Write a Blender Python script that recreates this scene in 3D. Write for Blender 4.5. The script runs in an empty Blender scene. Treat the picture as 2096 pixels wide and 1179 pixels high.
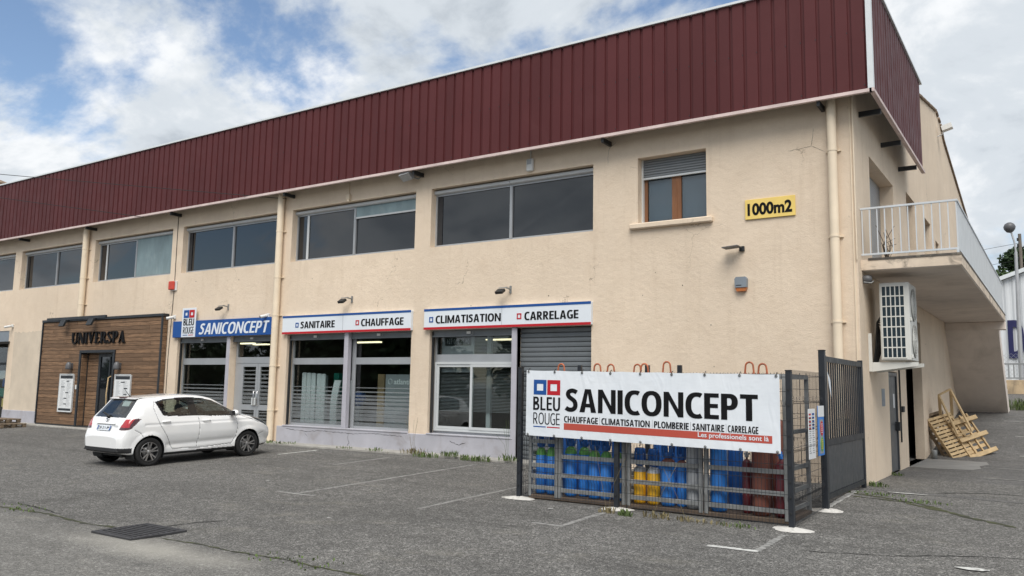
import bpy, math, random
import numpy as np
from mathutils import Vector, Matrix
random.seed(7)
rng = np.random.default_rng(11)
R = math.radians
sc = bpy.context.scene
COL = sc.collection

# ------------------------------------------------------------------ camera
cam_d = bpy.data.cameras.new('camera')
cam = bpy.data.objects.new('camera', cam_d); COL.objects.link(cam)
yaw, pitch, roll = -0.588408, 0.120238, 0.016813
fw = Vector((math.sin(yaw)*math.cos(pitch), math.cos(yaw)*math.cos(pitch), math.sin(pitch)))
rt = Vector((math.cos(yaw), -math.sin(yaw), 0)); up = rt.cross(fw)
r2 = math.cos(roll)*rt + math.sin(roll)*up; u2 = -math.sin(roll)*rt + math.cos(roll)*up
m = Matrix((r2, u2, -fw)).transposed().to_4x4(); m.translation = Vector((0, -16, 1.653))
cam.matrix_world = m
cam_d.sensor_width = 36; cam_d.lens = 28.907
cam_d.clip_start = .1; cam_d.clip_end = 3000
sc.camera = cam

# ------------------------------------------------------------------ sky, sun, exposure
SUN_EL, SUN_AZ = R(54), R(150)          # azimuth clockwise from +Y
world = bpy.data.worlds.new('World'); sc.world = world; world.use_nodes = True
wn = world.node_tree; wn.nodes.clear()
def wnode(t, **k):
    n = wn.nodes.new(t)
    for a, b in k.items(): setattr(n, a, b)
    return n
wout = wnode('ShaderNodeOutputWorld'); wbg = wnode('ShaderNodeBackground')
sky = wnode('ShaderNodeTexSky', sky_type='NISHITA', sun_disc=False, sun_elevation=SUN_EL, sun_rotation=SUN_AZ, air_density=1.0, dust_density=.6, ozone_density=1.3)
tc = wnode('ShaderNodeTexCoord'); sep = wnode('ShaderNodeSeparateXYZ')
wn.links.new(tc.outputs['Generated'], sep.inputs[0])
def wmath(op, a, b=None):
    n = wnode('ShaderNodeMath', operation=op)
    for i, v in enumerate((a, b)):
        if v is None: continue
        if isinstance(v, (int, float)): n.inputs[i].default_value = v
        else: wn.links.new(v, n.inputs[i])
    return n.outputs[0]
zc = wmath('ADD', wmath('MAXIMUM', sep.outputs[2], 0.0), .42)
comb = wnode('ShaderNodeCombineXYZ')
wn.links.new(wmath('DIVIDE', sep.outputs[0], zc), comb.inputs[0]); wn.links.new(wmath('DIVIDE', sep.outputs[1], zc), comb.inputs[1])
comb.inputs[2].default_value = 3.7
def wnoise(scale, detail, rough, dist=0., off=(0, 0, 0)):
    mp = wnode('ShaderNodeMapping'); mp.inputs['Location'].default_value = off
    wn.links.new(comb.outputs[0], mp.inputs['Vector'])
    n = wnode('ShaderNodeTexNoise'); n.inputs['Scale'].default_value = scale; n.inputs['Detail'].default_value = detail
    n.inputs['Roughness'].default_value = rough; n.inputs['Distortion'].default_value = dist
    wn.links.new(mp.outputs[0], n.inputs['Vector']); return n.outputs['Fac']
def wramp(fac, stops):
    r = wnode('ShaderNodeValToRGB'); wn.links.new(fac, r.inputs[0]); e = r.color_ramp.elements
    while len(e) < len(stops): e.new(.5)
    for k, (p, c) in enumerate(stops): e[k].position = p; e[k].color = (*c, 1) if len(c) == 3 else c
    r.color_ramp.interpolation = 'EASE'
    return r.outputs[0]
cover = wramp(wnoise(2.5, 10, .58, .15, (17, 5.2, 16)), [(.36, (0, 0, 0)), (.475, (1, 1, 1))])
shade = wramp(wnoise(3.6, 9, .58, .3, (9.1, 3.3, 2)), [(.34, (3.1, 3.45, 3.85)), (.50, (4.6, 4.95, 5.3)), (.63, (6.2, 6.35, 6.5))])
mixw = wnode('ShaderNodeMix', data_type='RGBA'); wn.links.new(cover, mixw.inputs['Factor'])
wn.links.new(sky.outputs[0], mixw.inputs['A']); wn.links.new(shade, mixw.inputs['B'])
wn.links.new(mixw.outputs['Result'], wbg.inputs['Color']); wbg.inputs['Strength'].default_value = .105
wn.links.new(wbg.outputs[0], wout.inputs[0])

sun_d = bpy.data.lights.new('sun', 'SUN'); sun_d.energy = 2.4; sun_d.angle = R(42); sun_d.color = (1, .96, .90)
sun = bpy.data.objects.new('sun', sun_d); COL.objects.link(sun)
sd = Vector((math.sin(SUN_AZ)*math.cos(SUN_EL), math.cos(SUN_AZ)*math.cos(SUN_EL), math.sin(SUN_EL)))
sun.rotation_euler = sd.to_track_quat('Z', 'Y').to_euler(); sun.location = (0, -30, 40)
sc.view_settings.view_transform = 'Standard'; sc.view_settings.look = 'None'
sc.view_settings.exposure = .56; sc.view_settings.gamma = 1
sc.cycles.use_denoising = True
sc.cycles.max_bounces = 8; sc.cycles.transparent_max_bounces = 16
sc.cycles.sample_clamp_indirect = 6

# ------------------------------------------------------------------ materials
MATS = {}
def nt(name):
    mt = bpy.data.materials.new(name); mt.use_nodes = True
    t = mt.node_tree; b = t.nodes['Principled BSDF']; MATS[name] = mt
    return mt, t, b
def N(t, typ, **k):
    n = t.nodes.new(typ)
    for a, b in k.items(): setattr(n, a, b)
    return n
def noise(t, vec, scale, detail=4, rough=.55, dim='3D', dist=0):
    n = N(t, 'ShaderNodeTexNoise'); n.inputs['Scale'].default_value = scale; n.inputs['Detail'].default_value = detail
    n.inputs['Roughness'].default_value = rough; n.inputs['Distortion'].default_value = dist; t.links.new(vec, n.inputs['Vector']); return n.outputs['Fac']
def mapr(t, f, a0, a1, b0, b1):
    n = N(t, 'ShaderNodeMapRange'); t.links.new(f, n.inputs[0])
    for i, v in enumerate((a0, a1, b0, b1)): n.inputs[i+1].default_value = v
    return n.outputs[0]
def mixc(t, f, a, b, blend='MIX'):
    n = N(t, 'ShaderNodeMix', data_type='RGBA', blend_type=blend)
    for s, v in (('Factor', f), ('A', a), ('B', b)):
        i = n.inputs[s] if s != 'Factor' else n.inputs[0]
        if s != 'Factor': i = [q for q in n.inputs if q.name == s and q.type == 'RGBA'][0]
        if isinstance(v, (int, float)): i.default_value = v
        elif isinstance(v, (tuple, list)): i.default_value = (*v[:3], 1)
        else: t.links.new(v, i)
    return [q for q in n.outputs if q.type == 'RGBA'][0]
def mul(t, a, b, op='MULTIPLY'):
    n = N(t, 'ShaderNodeMath', operation=op)
    for i, v in enumerate((a, b)):
        if isinstance(v, (int, float)): n.inputs[i].default_value = v
        else: t.links.new(v, n.inputs[i])
    return n.outputs[0]
def pos(t): return N(t, 'ShaderNodeNewGeometry').outputs['Position']
def scaled(t, v, s):
    n = N(t, 'ShaderNodeMapping'); n.inputs['Scale'].default_value = s; t.links.new(v, n.inputs['Vector']); return n.outputs[0]
def bump(t, b, h, strength, dist=.01):
    n = N(t, 'ShaderNodeBump'); n.inputs['Strength'].default_value = strength; n.inputs['Distance'].default_value = dist
    t.links.new(h, n.inputs['Height']); t.links.new(n.outputs[0], b.inputs['Normal'])
def M(name, col, rough=.6, var=.12, vs=2.5, bmp=0., bs=60, metal=0., coat=0., orand=0., dirt=None, spec=.5, stretch=(1, 1, 1), emit=None, aniso=None):
    mt, t, b = nt(name); p = scaled(t, pos(t), stretch)
    c = tuple(col)
    dark = tuple(x*(1-var) for x in c); lite = tuple(min(1, x*(1+var)) for x in c)
    out = mixc(t, mapr(t, noise(t, p, vs, 6, .6), .3, .7, 0, 1), dark, lite)
    if orand:
        oi = N(t, 'ShaderNodeObjectInfo').outputs['Random']
        out = mixc(t, mapr(t, oi, 0, 1, 0, orand), out, tuple(x*.45 for x in c))
    if dirt:
        out = mixc(t, mapr(t, noise(t, p, dirt[1], 8, .65, dist=.6), dirt[2], dirt[3], 0, dirt[4]), out, dirt[0])
    t.links.new(out, b.inputs['Base Color'])
    rr = mapr(t, noise(t, p, vs*3, 4), .3, .7, max(0, rough-.08), min(1, rough+.08)); t.links.new(rr, b.inputs['Roughness'])
    b.inputs['Metallic'].default_value = metal; b.inputs['Coat Weight'].default_value = coat; b.inputs['Coat Roughness'].default_value = .04
    b.inputs['Specular IOR Level'].default_value = spec
    if bmp: bump(t, b, noise(t, p, bs, 5, .6), bmp)
    if emit: b.inputs['Emission Color'].default_value = (*emit[0], 1); b.inputs['Emission Strength'].default_value = emit[1]
    return mt

def wall_material(name, base):
    mt, t, b = nt(name); p = pos(t)
    big = noise(t, p, .35, 5, .6); mid = noise(t, p, 2.2, 8, .68, dist=.5); fine = noise(t, p, 38, 3, .6)
    streak = noise(t, scaled(t, p, (3.2, 3.2, .22)), 1.3, 7, .7)
    c = mixc(t, mapr(t, big, .35, .65, 0, 1), tuple(x*.93 for x in base), tuple(min(1, x*1.05) for x in base))
    c = mixc(t, mapr(t, mid, .45, .75, 0, .40), c, (base[0]*.80, base[1]*.76, base[2]*.72))
    c = mixc(t, mapr(t, streak, .55, .82, 0, .55), c, (base[0]*.68, base[1]*.64, base[2]*.60))
    c = mixc(t, mapr(t, fine, .3, .75, 0, .22), c, tuple(x*.72 for x in base))
    # hairline cracks
    v = N(t, 'ShaderNodeTexVoronoi', feature='DISTANCE_TO_EDGE'); v.inputs['Scale'].default_value = .55
    wob = N(t, 'ShaderNodeVectorMath', operation='ADD'); t.links.new(p, wob.inputs[0])
    nn = N(t, 'ShaderNodeTexNoise'); nn.inputs['Scale'].default_value = 2.5; nn.inputs['Detail'].default_value = 6; t.links.new(p, nn.inputs['Vector'])
    t.links.new(nn.outputs['Color'], wob.inputs[1]); t.links.new(wob.outputs[0], v.inputs['Vector'])
    ck = mul(t, mapr(t, v.outputs['Distance'], .0015, .004, 1, 0), mapr(t, noise(t, p, .6, 2), .56, .62, 0, .55))
    c = mixc(t, ck, c, (.16, .12, .08))
    t.links.new(c, b.inputs['Base Color']); b.inputs['Roughness'].default_value = .92; b.inputs['Specular IOR Level'].default_value = .25
    h = mul(t, noise(t, p, 70, 4, .7), mul(t, noise(t, p, 9, 4, .6), .8), 'ADD')
    bump(t, b, h, .85, .014)
    return mt
wall_material('render_cream', (.775, .64, .495))
def asphalt(name, lo, hi, scale=85., patch=.25, warm=(1, .965, .90), drain=False):
    mt, t, b = nt(name); p = pos(t)
    v = N(t, 'ShaderNodeTexVoronoi'); v.inputs['Scale'].default_value = scale; t.links.new(p, v.inputs['Vector'])
    s = N(t, 'ShaderNodeSeparateColor'); t.links.new(v.outputs['Color'], s.inputs[0])
    v2 = N(t, 'ShaderNodeTexVoronoi'); v2.inputs['Scale'].default_value = scale*.42; t.links.new(p, v2.inputs['Vector'])
    s2 = N(t, 'ShaderNodeSeparateColor'); t.links.new(v2.outputs['Color'], s2.inputs[0])
    st = mul(t, mapr(t, s.outputs[0], .25, 1, 0, .65), mapr(t, s2.outputs[1], .72, 1, 0, .6), 'ADD')
    st = mul(t, st, mapr(t, noise(t, p, 6, 5, .7), .3, .7, .55, 1.35))
    c = mixc(t, st, tuple(lo*w for w in warm), tuple(hi*w for w in warm))
    pt = noise(t, p, .33, 7, .62, dist=.4)
    c = mixc(t, mapr(t, pt, .42, .68, 0, patch), c, (.045, .044, .042))
    trk = noise(t, scaled(t, p, (.22, 1.5, 1)), 1.0, 5, .6); c = mixc(t, mapr(t, trk, .50, .72, 0, .35), c, (.05, .048, .045))
    pl = noise(t, scaled(t, p, (1, 1.6, 1)), .55, 8, .7, dist=.8)
    c = mixc(t, mapr(t, pl, .56, .80, 0, .32), c, (.36*warm[0], .345*warm[1], .30*warm[2]))
    if drain:       # worn pale film round the sunken drain and along the gully
        sx = N(t, 'ShaderNodeSeparateXYZ'); t.links.new(p, sx.inputs[0]); wob_ = mul(t, noise(t, p, 1.3, 6, .65), .9)
        ex = mul(t, mul(t, mul(t, sx.outputs[0], 8.7, 'ADD'), .45), 2., 'POWER'); ey = mul(t, mul(t, mul(t, sx.outputs[1], 10.2, 'ADD'), 1.7), 2., 'POWER')
        c = mixc(t, mapr(t, mul(t, sx.outputs[1], mul(t, noise(t, p, .8, 5), 1.2), 'ADD'), -9.8, -8.7, .13, 0), c, (.40, .385, .345))
        dd = mul(t, mul(t, mul(t, ex, ey, 'ADD'), .5, 'POWER'), wob_, 'ADD')
        c = mixc(t, mapr(t, dd, .55, 1.35, .55, 0), c, (.42, .40, .35))
    oil = noise(t, p, 1.7, 4, .6); c = mixc(t, mapr(t, oil, .66, .78, 0, .35), c, (.05, .05, .05))
    # hairline cracks across the lot
    vc = N(t, 'ShaderNodeTexVoronoi', feature='DISTANCE_TO_EDGE'); vc.inputs['Scale'].default_value = .30
    wob = N(t, 'ShaderNodeVectorMath', operation='ADD'); t.links.new(p, wob.inputs[0])
    nn = N(t, 'ShaderNodeTexNoise'); nn.inputs['Scale'].default_value = 1.2; nn.inputs['Detail'].default_value = 8; nn.inputs['Roughness'].default_value = .7
    t.links.new(p, nn.inputs['Vector']); t.links.new(nn.outputs['Color'], wob.inputs[1]); t.links.new(wob.outputs[0], vc.inputs['Vector'])
    ck = mul(t, mapr(t, vc.outputs['Distance'], .001, .004, 1, 0), mapr(t, noise(t, p, .4, 2), .50, .58, 0, .6))
    c = mixc(t, ck, c, (.03, .03, .025))
    t.links.new(c, b.inputs['Base Color']); b.inputs['Roughness'].default_value = .9; b.inputs['Specular IOR Level'].default_value = .3
    bump(t, b, v.outputs['Distance'], .6, .006)
    return mt
asphalt('asphalt', .048, .335, 115., drain=True)
asphalt('asphalt_alley', .07, .27, 120., .4, (1, .97, .93))

def glass_mat(name, tint=(.80, .84, .84), f0=.050):
    mt, t, b = nt(name); o = t.nodes['Material Output']
    tr = N(t, 'ShaderNodeBsdfTransparent'); tr.inputs[0].default_value = (*tint, 1)
    gl = N(t, 'ShaderNodeBsdfGlossy'); gl.inputs['Roughness'].default_value = .015; gl.inputs['Color'].default_value = (1, 1, 1, 1)
    bm = N(t, 'ShaderNodeBump'); bm.inputs['Strength'].default_value = .04; bm.inputs['Distance'].default_value = .02
    t.links.new(noise(t, pos(t), 1.1, 1, .4), bm.inputs['Height']); t.links.new(bm.outputs[0], gl.inputs['Normal'])
    lw = N(t, 'ShaderNodeLayerWeight'); lw.inputs['Blend'].default_value = .5
    f2 = mapr(t, mul(t, lw.outputs['Facing'], 5., 'POWER'), 0, 1, f0, .9); ms = N(t, 'ShaderNodeMixShader')
    t.links.new(f2, ms.inputs[0]); t.links.new(tr.outputs[0], ms.inputs[1]); t.links.new(gl.outputs[0], ms.inputs[2])
    t.links.new(ms.outputs[0], o.inputs['Surface']); return mt
glass_mat('glass_clear')
glass_mat('glass_tinted', (.62, .68, .72))
def frost_mat():
    mt, t, b = nt('frost'); o = t.nodes['Material Output']; tr = N(t, 'ShaderNodeBsdfTransparent'); df = N(t, 'ShaderNodeBsdfDiffuse'); tl_ = N(t, 'ShaderNodeBsdfTranslucent'); ms = N(t, 'ShaderNodeMixShader'); m2 = N(t, 'ShaderNodeMixShader')
    df.inputs[0].default_value = (.38, .40, .41, 1); tl_.inputs[0].default_value = (.5, .52, .53, 1); m2.inputs[0].default_value = .35; t.links.new(df.outputs[0], m2.inputs[1]); t.links.new(tl_.outputs[0], m2.inputs[2])
    t.links.new(mapr(t, noise(t, pos(t), 3, 4), .3, .7, .28, .40), ms.inputs[0]); t.links.new(tr.outputs[0], ms.inputs[1]); t.links.new(m2.outputs[0], ms.inputs[2]); t.links.new(ms.outputs[0], o.inputs['Surface'])
frost_mat()
glass_mat('glass_car', (.55, .62, .60), .085)
def dark_glass(name, col, rough=.03):
    mt, t, b = nt(name); p = pos(t)
    b.inputs['Base Color'].default_value = (*col, 1); b.inputs['Roughness'].default_value = rough; b.inputs['Specular IOR Level'].default_value = .95
    bump(t, b, noise(t, p, .8, 1, .4), .03, .02); return mt
dark_glass('glass_dark', (.010, .012, .015))

M('cladding_red', (.092, .0235, .0245), .55, .08, .8, 0, metal=0, orand=.22, dirt=((.12, .045, .045), .7, .55, .85, .35), spec=.22)
M('trim_pinkwhite', (.62, .50, .47), .6, .14, 3, .2, 30, dirt=((.30, .20, .17), 2.5, .55, .8, .55))
M('trim_white', (.66, .69, .70), .45, .06, 3)
M('plinth_paint', (.40, .395, .43), .85, .10, 1.5, .4, 60, dirt=((.22, .19, .17), 1.6, .52, .75, .65))
M('concrete', (.34, .325, .295), .9, .2, 3, .5, 60, dirt=((.15, .14, .12), 2.0, .5, .75, .6))
M('concrete_light', (.22, .215, .205), .9, .14, 2, .3, 50, dirt=((.2, .19, .17), 1.2, .5, .75, .6))
M('slab_stained', (.66, .55, .43), .9, .12, 4, .5, 50, dirt=((.10, .085, .07), 3.2, .50, .68, .85))
M('slab_mossy', (.09, .08, .07), .95, .4, 9, .6, 50, dirt=((.3, .26, .2), 5, .55, .7, .8))
M('soffit', (.70, .62, .55), .9, .09, 1.2, .3, 60, dirt=((.33, .28, .23), 1.0, .5, .8, .5))
M('aluminium', (.40, .415, .43), .42, .06, 2, metal=.35)
M('aluminium_pale', (.60, .62, .62), .42, .05, 2, metal=.2)
M('post_lilac', (.42, .41, .45), .6, .08, 2, dirt=((.16, .12, .10), 5, .62, .75, .6))
M('shutter_grey', (.165, .18, .19), .5, .10, 2, metal=.25, orand=.12, dirt=((.10, .10, .09), 3, .55, .8, .4))
M('roller_grey', (.20, .215, .225), .5, .08, 2, metal=.2)
M('blind_box', (.50, .52, .53), .5, .06, 2)
M('shade_cloth', (.20, .27, .29), .85, .16, 3, stretch=(1, 1, .4), dirt=((.36, .42, .43), 2, .55, .8, .6))
M('pipe_cream', (.75, .63, .475), .55, .07, 2, dirt=((.42, .32, .2), 2.5, .6, .8, .35))
M('wood_frame', (.20, .085, .035), .55, .25, 6, .3, 40, stretch=(1, 1, .2))
M('black_metal', (.018, .020, .022), .5, .12, 3)
M('anthracite', (.018, .021, .026), .42, .08, 2, spec=.5)
M('anthracite_panel', (.048, .053, .059), .38, .06, 2)
M('rubber', (.014, .014, .014), .85, .2, 12)
M('plastic_black', (.016, .017, .018), .6, .1, 4)
M('white_plastic', (.66, .66, .64), .5, .04, 3)
M('grey_plastic', (.21, .24, .27), .5, .06, 3)
M('amber_lens', (.42, .13, .03), .3, .08, 5)
M('red_box', (.55, .055, .03), .45, .06, 3)
M('sign_white', (.70, .74, .78), .4, .02, 1)
M('sign_blue', (.016, .080, .285), .5, .04, 1, spec=.25)
M('sign_red', (.46, .018, .026), .5, .04, 1, spec=.25)
M('sign_black', (.007, .007, .008), .7, .05, 1, spec=.15)
M('sign_yellow', (.80, .58, .16), .55, .06, 3, dirt=((.62, .42, .09), 2, .55, .8, .5))
M('banner_red', (.46, .075, .05), .5, .04, 1)
M('lettering_black', (.007, .007, .008), .6, .05, 3, spec=.2)
M('paint_white', (.54, .54, .51), .8, .14, 5, dirt=((.22, .21, .20), 9, .46, .66, .9))
M('paint_worn', (.27, .265, .25), .85, .18, 7, dirt=((.13, .128, .12), 12, .44, .60, .92))
M('plaster_white', (.60, .58, .54), .85, .18, 6, .6, 30, dirt=((.26, .245, .22), 6, .48, .66, .85))
M('galvanised', (.26, .265, .26), .55, .25, 5, metal=.3, dirt=((.10, .08, .06), 4, .55, .75, .6))
M('rack_tray', (.11, .078, .055), .85, .25, 5, dirt=((.05, .04, .03), 6, .5, .7, .6))
M('hook_orange', (.42, .12, .05), .65, .25, 8, dirt=((.12, .06, .04), 7, .5, .7, .7))
M('cyl_blue', (.030, .215, .66), .4, .10, 4, orand=.25, dirt=((.05, .08, .12), 7, .60, .8, .5))
M('cyl_blue_dark', (.016, .11, .38), .45, .12, 4, dirt=((.03, .04, .06), 7, .60, .8, .5))
M('cyl_green', (.10, .30, .06), .45, .12, 5)
M('cyl_yellow', (.80, .43, .015), .4, .06, 4, dirt=((.25, .16, .05), 7, .62, .8, .5))
M('cyl_grey', (.36, .37, .38), .5, .12, 5, dirt=((.10, .08, .07), 7, .6, .8, .5))
M('cyl_maroon', (.13, .016, .022), .4, .12, 5)
M('cyl_rust', (.17, .055, .038), .7, .3, 6, stretch=(1, 1, .25), dirt=((.20, .075, .04), 5, .5, .7, .7))
M('cyl_white', (.6, .6, .6), .5, .05, 5)
M('pallet_wood', (.55, .40, .22), .8, .2, 8, .4, 40, orand=.45, stretch=(1, 1, 1), dirt=((.25, .18, .10), 5, .55, .8, .5))
M('pallet_old', (.20, .15, .10), .9, .3, 8, .4, 40, orand=.5)
M('plank_wood', (.235, .138, .076), .75, .45, 7, .4, 60, orand=.75, stretch=(.35, 1, 5), dirt=((.075, .036, .018), 5, .5, .72, .7))
M('plank_wood_dark', (.10, .05, .026), .7, .3, 7, .4, 60, orand=.4, stretch=(1, 1, 5))
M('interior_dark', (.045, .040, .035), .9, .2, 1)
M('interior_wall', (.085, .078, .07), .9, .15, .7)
M('shelf_stock', (.14, .12, .10), .8, .9, 5, stretch=(1, 1, .7))
M('radiator_white', (.74, .76, .75), .35, .03, 2)
M('teal', (.01, .20, .14), .5, .05, 2)
M('beige_panel', (.48, .33, .17), .6, .06, 3)
M('display_grey', (.28, .295, .30), .6, .04, 2)
M('poster_paper', (.72, .73, .73), .5, .05, 5)
M('print_grey', (.30, .31, .32), .6, .1, 5)
M('lamp_tube', (1, .9, .6), .5, 0, 1, emit=((1, .86, .55), 1.6))
M('lamp_head', (.10, .10, .105), .45, .1, 4)
M('railing_metal', (.56, .59, .61), .5, .08, 3, dirt=((.30, .26, .22), 6, .6, .8, .5))
M('ac_white', (.62, .62, .58), .45, .05, 3, dirt=((.42, .41, .37), 2, .55, .8, .4))
M('ac_coil', (.007, .028, .042), .35, .2, 30)
M('door_grey', (.085, .090, .095), .45, .12, 2, dirt=((.15, .15, .15), 2, .55, .8, .5))
M('roof_tile', (.20, .14, .09), .9, .3, 5, .4, 20)
M('far_white_metal', (.62, .64, .65), .5, .05, .6)
M('navy_letter', (.012, .014, .075), .5, .04, 1)
M('far_fence_metal', (.26, .275, .285), .5, .1, 2)
M('far_wall', (.48, .37, .24), .9, .2, 1.5, .3, 30, dirt=((.10, .085, .07), 1.3, .48, .7, .8))
M('galv_pole', (.42, .43, .44), .45, .08, 3, metal=.3)
M('pole_wood', (.13, .11, .09), .9, .2, 4, stretch=(1, 1, .2))
M('bark', (.08, .06, .045), .9, .3, 6, .5, 20)
M('leaf_dark', (.028, .055, .018), .7, .45, .9, orand=.0)
M('leaf_mid', (.055, .095, .028), .7, .45, .9)
M('weed_green', (.085, .125, .035), .8, .4, 9)
M('weed_dry', (.20, .165, .085), .9, .35, 9)
M('moss', (.055, .060, .022), .95, .5, 8, dirt=((.022, .021, .018), 7, .45, .6, .9))
M('crack_dark', (.022, .021, .019), .95, .4, 8)
M('cast_iron', (.055, .054, .057), .6, .25, 10, metal=.4)
M('car_white', (.86, .86, .85), .22, .01, 1, coat=1., spec=.5)
M('car_black', (.010, .010, .011), .22, .05, 3, coat=.5)
M('panel_gap', (.28, .28, .28), .8, .1, 6)
M('car_trim', (.022, .022, .023), .6, .1, 6)
M('car_inner', (.028, .028, .030), .85, .2, 4)
M('chrome', (.6, .6, .61), .15, .02, 3, metal=1.)
M('rim_grey', (.30, .295, .29), .35, .08, 4, metal=.6)
M('tail_red', (.40, .012, .018), .12, .15, 6, coat=1.)
M('tail_dark', (.06, .006, .009), .12, .1, 6, coat=1.)
M('headlamp', (.05, .054, .058), .1, .6, 14, coat=1.)
M('disc_steel', (.35, .34, .33), .4, .1, 6, metal=.8)
M('cable_black', (.02, .02, .02), .7, .1, 3)
M('house_far', (.48, .42, .34), .9, .1, 1)
mats = MATS

# ------------------------------------------------------------------ mesh helpers
class MB:
    def __init__(s): s.v = []; s.f = []; s.m = []; s.smooth = []
    def add(s, vs, fs, mi=0, sm=False):
        o = len(s.v); s.v += [tuple(map(float, q)) for q in vs]
        for f in fs: s.f.append(tuple(i+o for i in f)); s.m.append(mi); s.smooth.append(sm)
        return s
    def box(s, x0, x1, y0, y1, z0, z1, mi=0):
        v = [(x0, y0, z0), (x1, y0, z0), (x1, y1, z0), (x0, y1, z0), (x0, y0, z1), (x1, y0, z1), (x1, y1, z1), (x0, y1, z1)]
        return s.add(v, [(0, 3, 2, 1), (4, 5, 6, 7), (0, 1, 5, 4), (1, 2, 6, 5), (2, 3, 7, 6), (3, 0, 4, 7)], mi)
    def cbox(s, x0, x1, y0, y1, z0, z1, c=.01, mi=0):
        """box with chamfered edges"""
        c = min(c, (x1-x0)*.45, (y1-y0)*.45, (z1-z0)*.45); vs = []; idx = {}
        for ix, x in enumerate((x0, x1)):
            for iy, y in enumerate((y0, y1)):
                for iz, z in enumerate((z0, z1)):
                    dx, dy, dz = (c if ix == 0 else -c), (c if iy == 0 else -c), (c if iz == 0 else -c)
                    for a, q in enumerate(((x, y+dy, z+dz), (x+dx, y, z+dz), (x+dx, y+dy, z))):
                        idx[(ix, iy, iz, a)] = len(vs); vs.append(q)
        I = lambda *k: idx[k]; F = []
        for a in range(3):
            for side in (0, 1):
                def key(p, q):
                    k = [0, 0, 0]; k[a] = side; k[(a+1) % 3] = p; k[(a+2) % 3] = q; return I(*k, a)
                f = [key(0, 0), key(1, 0), key(1, 1), key(0, 1)]; F.append(tuple(f if side else f[::-1]))
        for a in range(3):
            b, d = (a+1) % 3, (a+2) % 3
            for p in (0, 1):
                for q in (0, 1):
                    def kk(e, ax):
                        k = [0, 0, 0]; k[a] = e; k[b] = p; k[d] = q; return I(*k, ax)
                    f = [kk(0, b), kk(1, b), kk(1, d), kk(0, d)]; F.append(tuple(f if (p == q) == False else f[::-1]))
        for ix in (0, 1):
            for iy in (0, 1):
                for iz in (0, 1):
                    f = (I(ix, iy, iz, 0), I(ix, iy, iz, 1), I(ix, iy, iz, 2)); F.append(f if (ix+iy+iz) % 2 else f[::-1])
        return s.add(vs, F, mi)
    def obox(s, c, ax, ay, az, mi=0):
        c, ax, ay, az = map(Vector, (c, ax, ay, az)); v = []
        for k in (-1, 1):
            for a, b in ((-1, -1), (1, -1), (1, 1), (-1, 1)): v.append(c + a*ax + b*ay + k*az)
        return s.add(v, [(0, 3, 2, 1), (4, 5, 6, 7), (0, 1, 5, 4), (1, 2, 6, 5), (2, 3, 7, 6), (3, 0, 4, 7)], mi)
    def bar(s, p, q, w, h=None, mi=0, upv=(0, 0, 1)):
        h = h or w; p, q = Vector(p), Vector(q); d = (q-p); L = d.length; d.normalize(); u = Vector(upv)
        if abs(d.dot(u)) > .98: u = Vector((0, 1, 0))
        x = d.cross(u).normalized(); y = x.cross(d)
        return s.obox((p+q)/2, x*w/2, y*h/2, d*L/2, mi)
    def tube(s, pts, r, n=8, mi=0, caps=True, sm=True):
        pts = [Vector(p) for p in pts]; rs = r if isinstance(r, (list, tuple)) else [r]*len(pts); vs = []; prev = None
        for i, p in enumerate(pts):
            d = (pts[min(i+1, len(pts)-1)] - pts[max(i-1, 0)]).normalized()
            if prev is None:
                u = Vector((0, 0, 1)) if abs(d.z) < .9 else Vector((1, 0, 0)); x = d.cross(u).normalized()
            else: x = (prev - d*prev.dot(d)).normalized()
            prev = x; y = d.cross(x)
            for k in range(n):
                a = 2*math.pi*k/n; vs.append(p + rs[i]*(math.cos(a)*x + math.sin(a)*y))
        fs = [(i*n+k, i*n+(k+1) % n, (i+1)*n+(k+1) % n, (i+1)*n+k) for i in range(len(pts)-1) for k in range(n)]
        s.add(vs, fs, mi, sm)
        if caps: s.add(vs[:n], [tuple(range(n-1, -1, -1))], mi); s.add(vs[-n:], [tuple(range(n))], mi)
        return s
    def lathe(s, prof, n=20, c=(0, 0, 0), axis='z', mi=0, sm=True):
        vs = []
        for r, h in prof:
            for k in range(n):
                a = 2*math.pi*k/n; q = (r*math.cos(a), r*math.sin(a), h)
                if axis == 'y': q = (q[0], q[2], -q[1])
                if axis == 'x': q = (q[2], q[0], q[1])
                vs.append((q[0]+c[0], q[1]+c[1], q[2]+c[2]))
        fs = [(i*n+k, i*n+(k+1) % n, (i+1)*n+(k+1) % n, (i+1)*n+k) for i in range(len(prof)-1) for k in range(n)]
        return s.add(vs, fs, mi, sm)
    def prism(s, poly, a0, a1, plane='xz', mi=0):
        """poly extruded along the axis missing from plane"""
        def P(u, v, w): return {'xz': (u, w, v), 'yz': (w, u, v), 'xy': (u, v, w)}[plane]
        n = len(poly); vs = [P(u, v, a0) for u, v in poly] + [P(u, v, a1) for u, v in poly]
        ar = sum(poly[i][0]*poly[(i+1) % n][1]-poly[(i+1) % n][0]*poly[i][1] for i in range(n))
        flip = (ar > 0) == (plane != 'xz')
        A, B = tuple(range(n)), tuple(range(n, 2*n)); sd = [(i, (i+1) % n, n+(i+1) % n, n+i) for i in range(n)]
        fs = [A[::-1], B] + sd if flip else [A, B[::-1]] + [f[::-1] for f in sd]
        return s.add(vs, fs, mi)
    def mesh(s, name, off=(0, 0, 0)):
        me = bpy.data.meshes.new(name); o = Vector(off)
        me.from_pydata([(v[0]-o[0], v[1]-o[1], v[2]-o[2]) for v in s.v], [], s.f)
        me.polygons.foreach_set('material_index', s.m); me.polygons.foreach_set('use_smooth', s.smooth); me.update()
        return me
BASE = {}                       # world position of every root Empty
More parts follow.
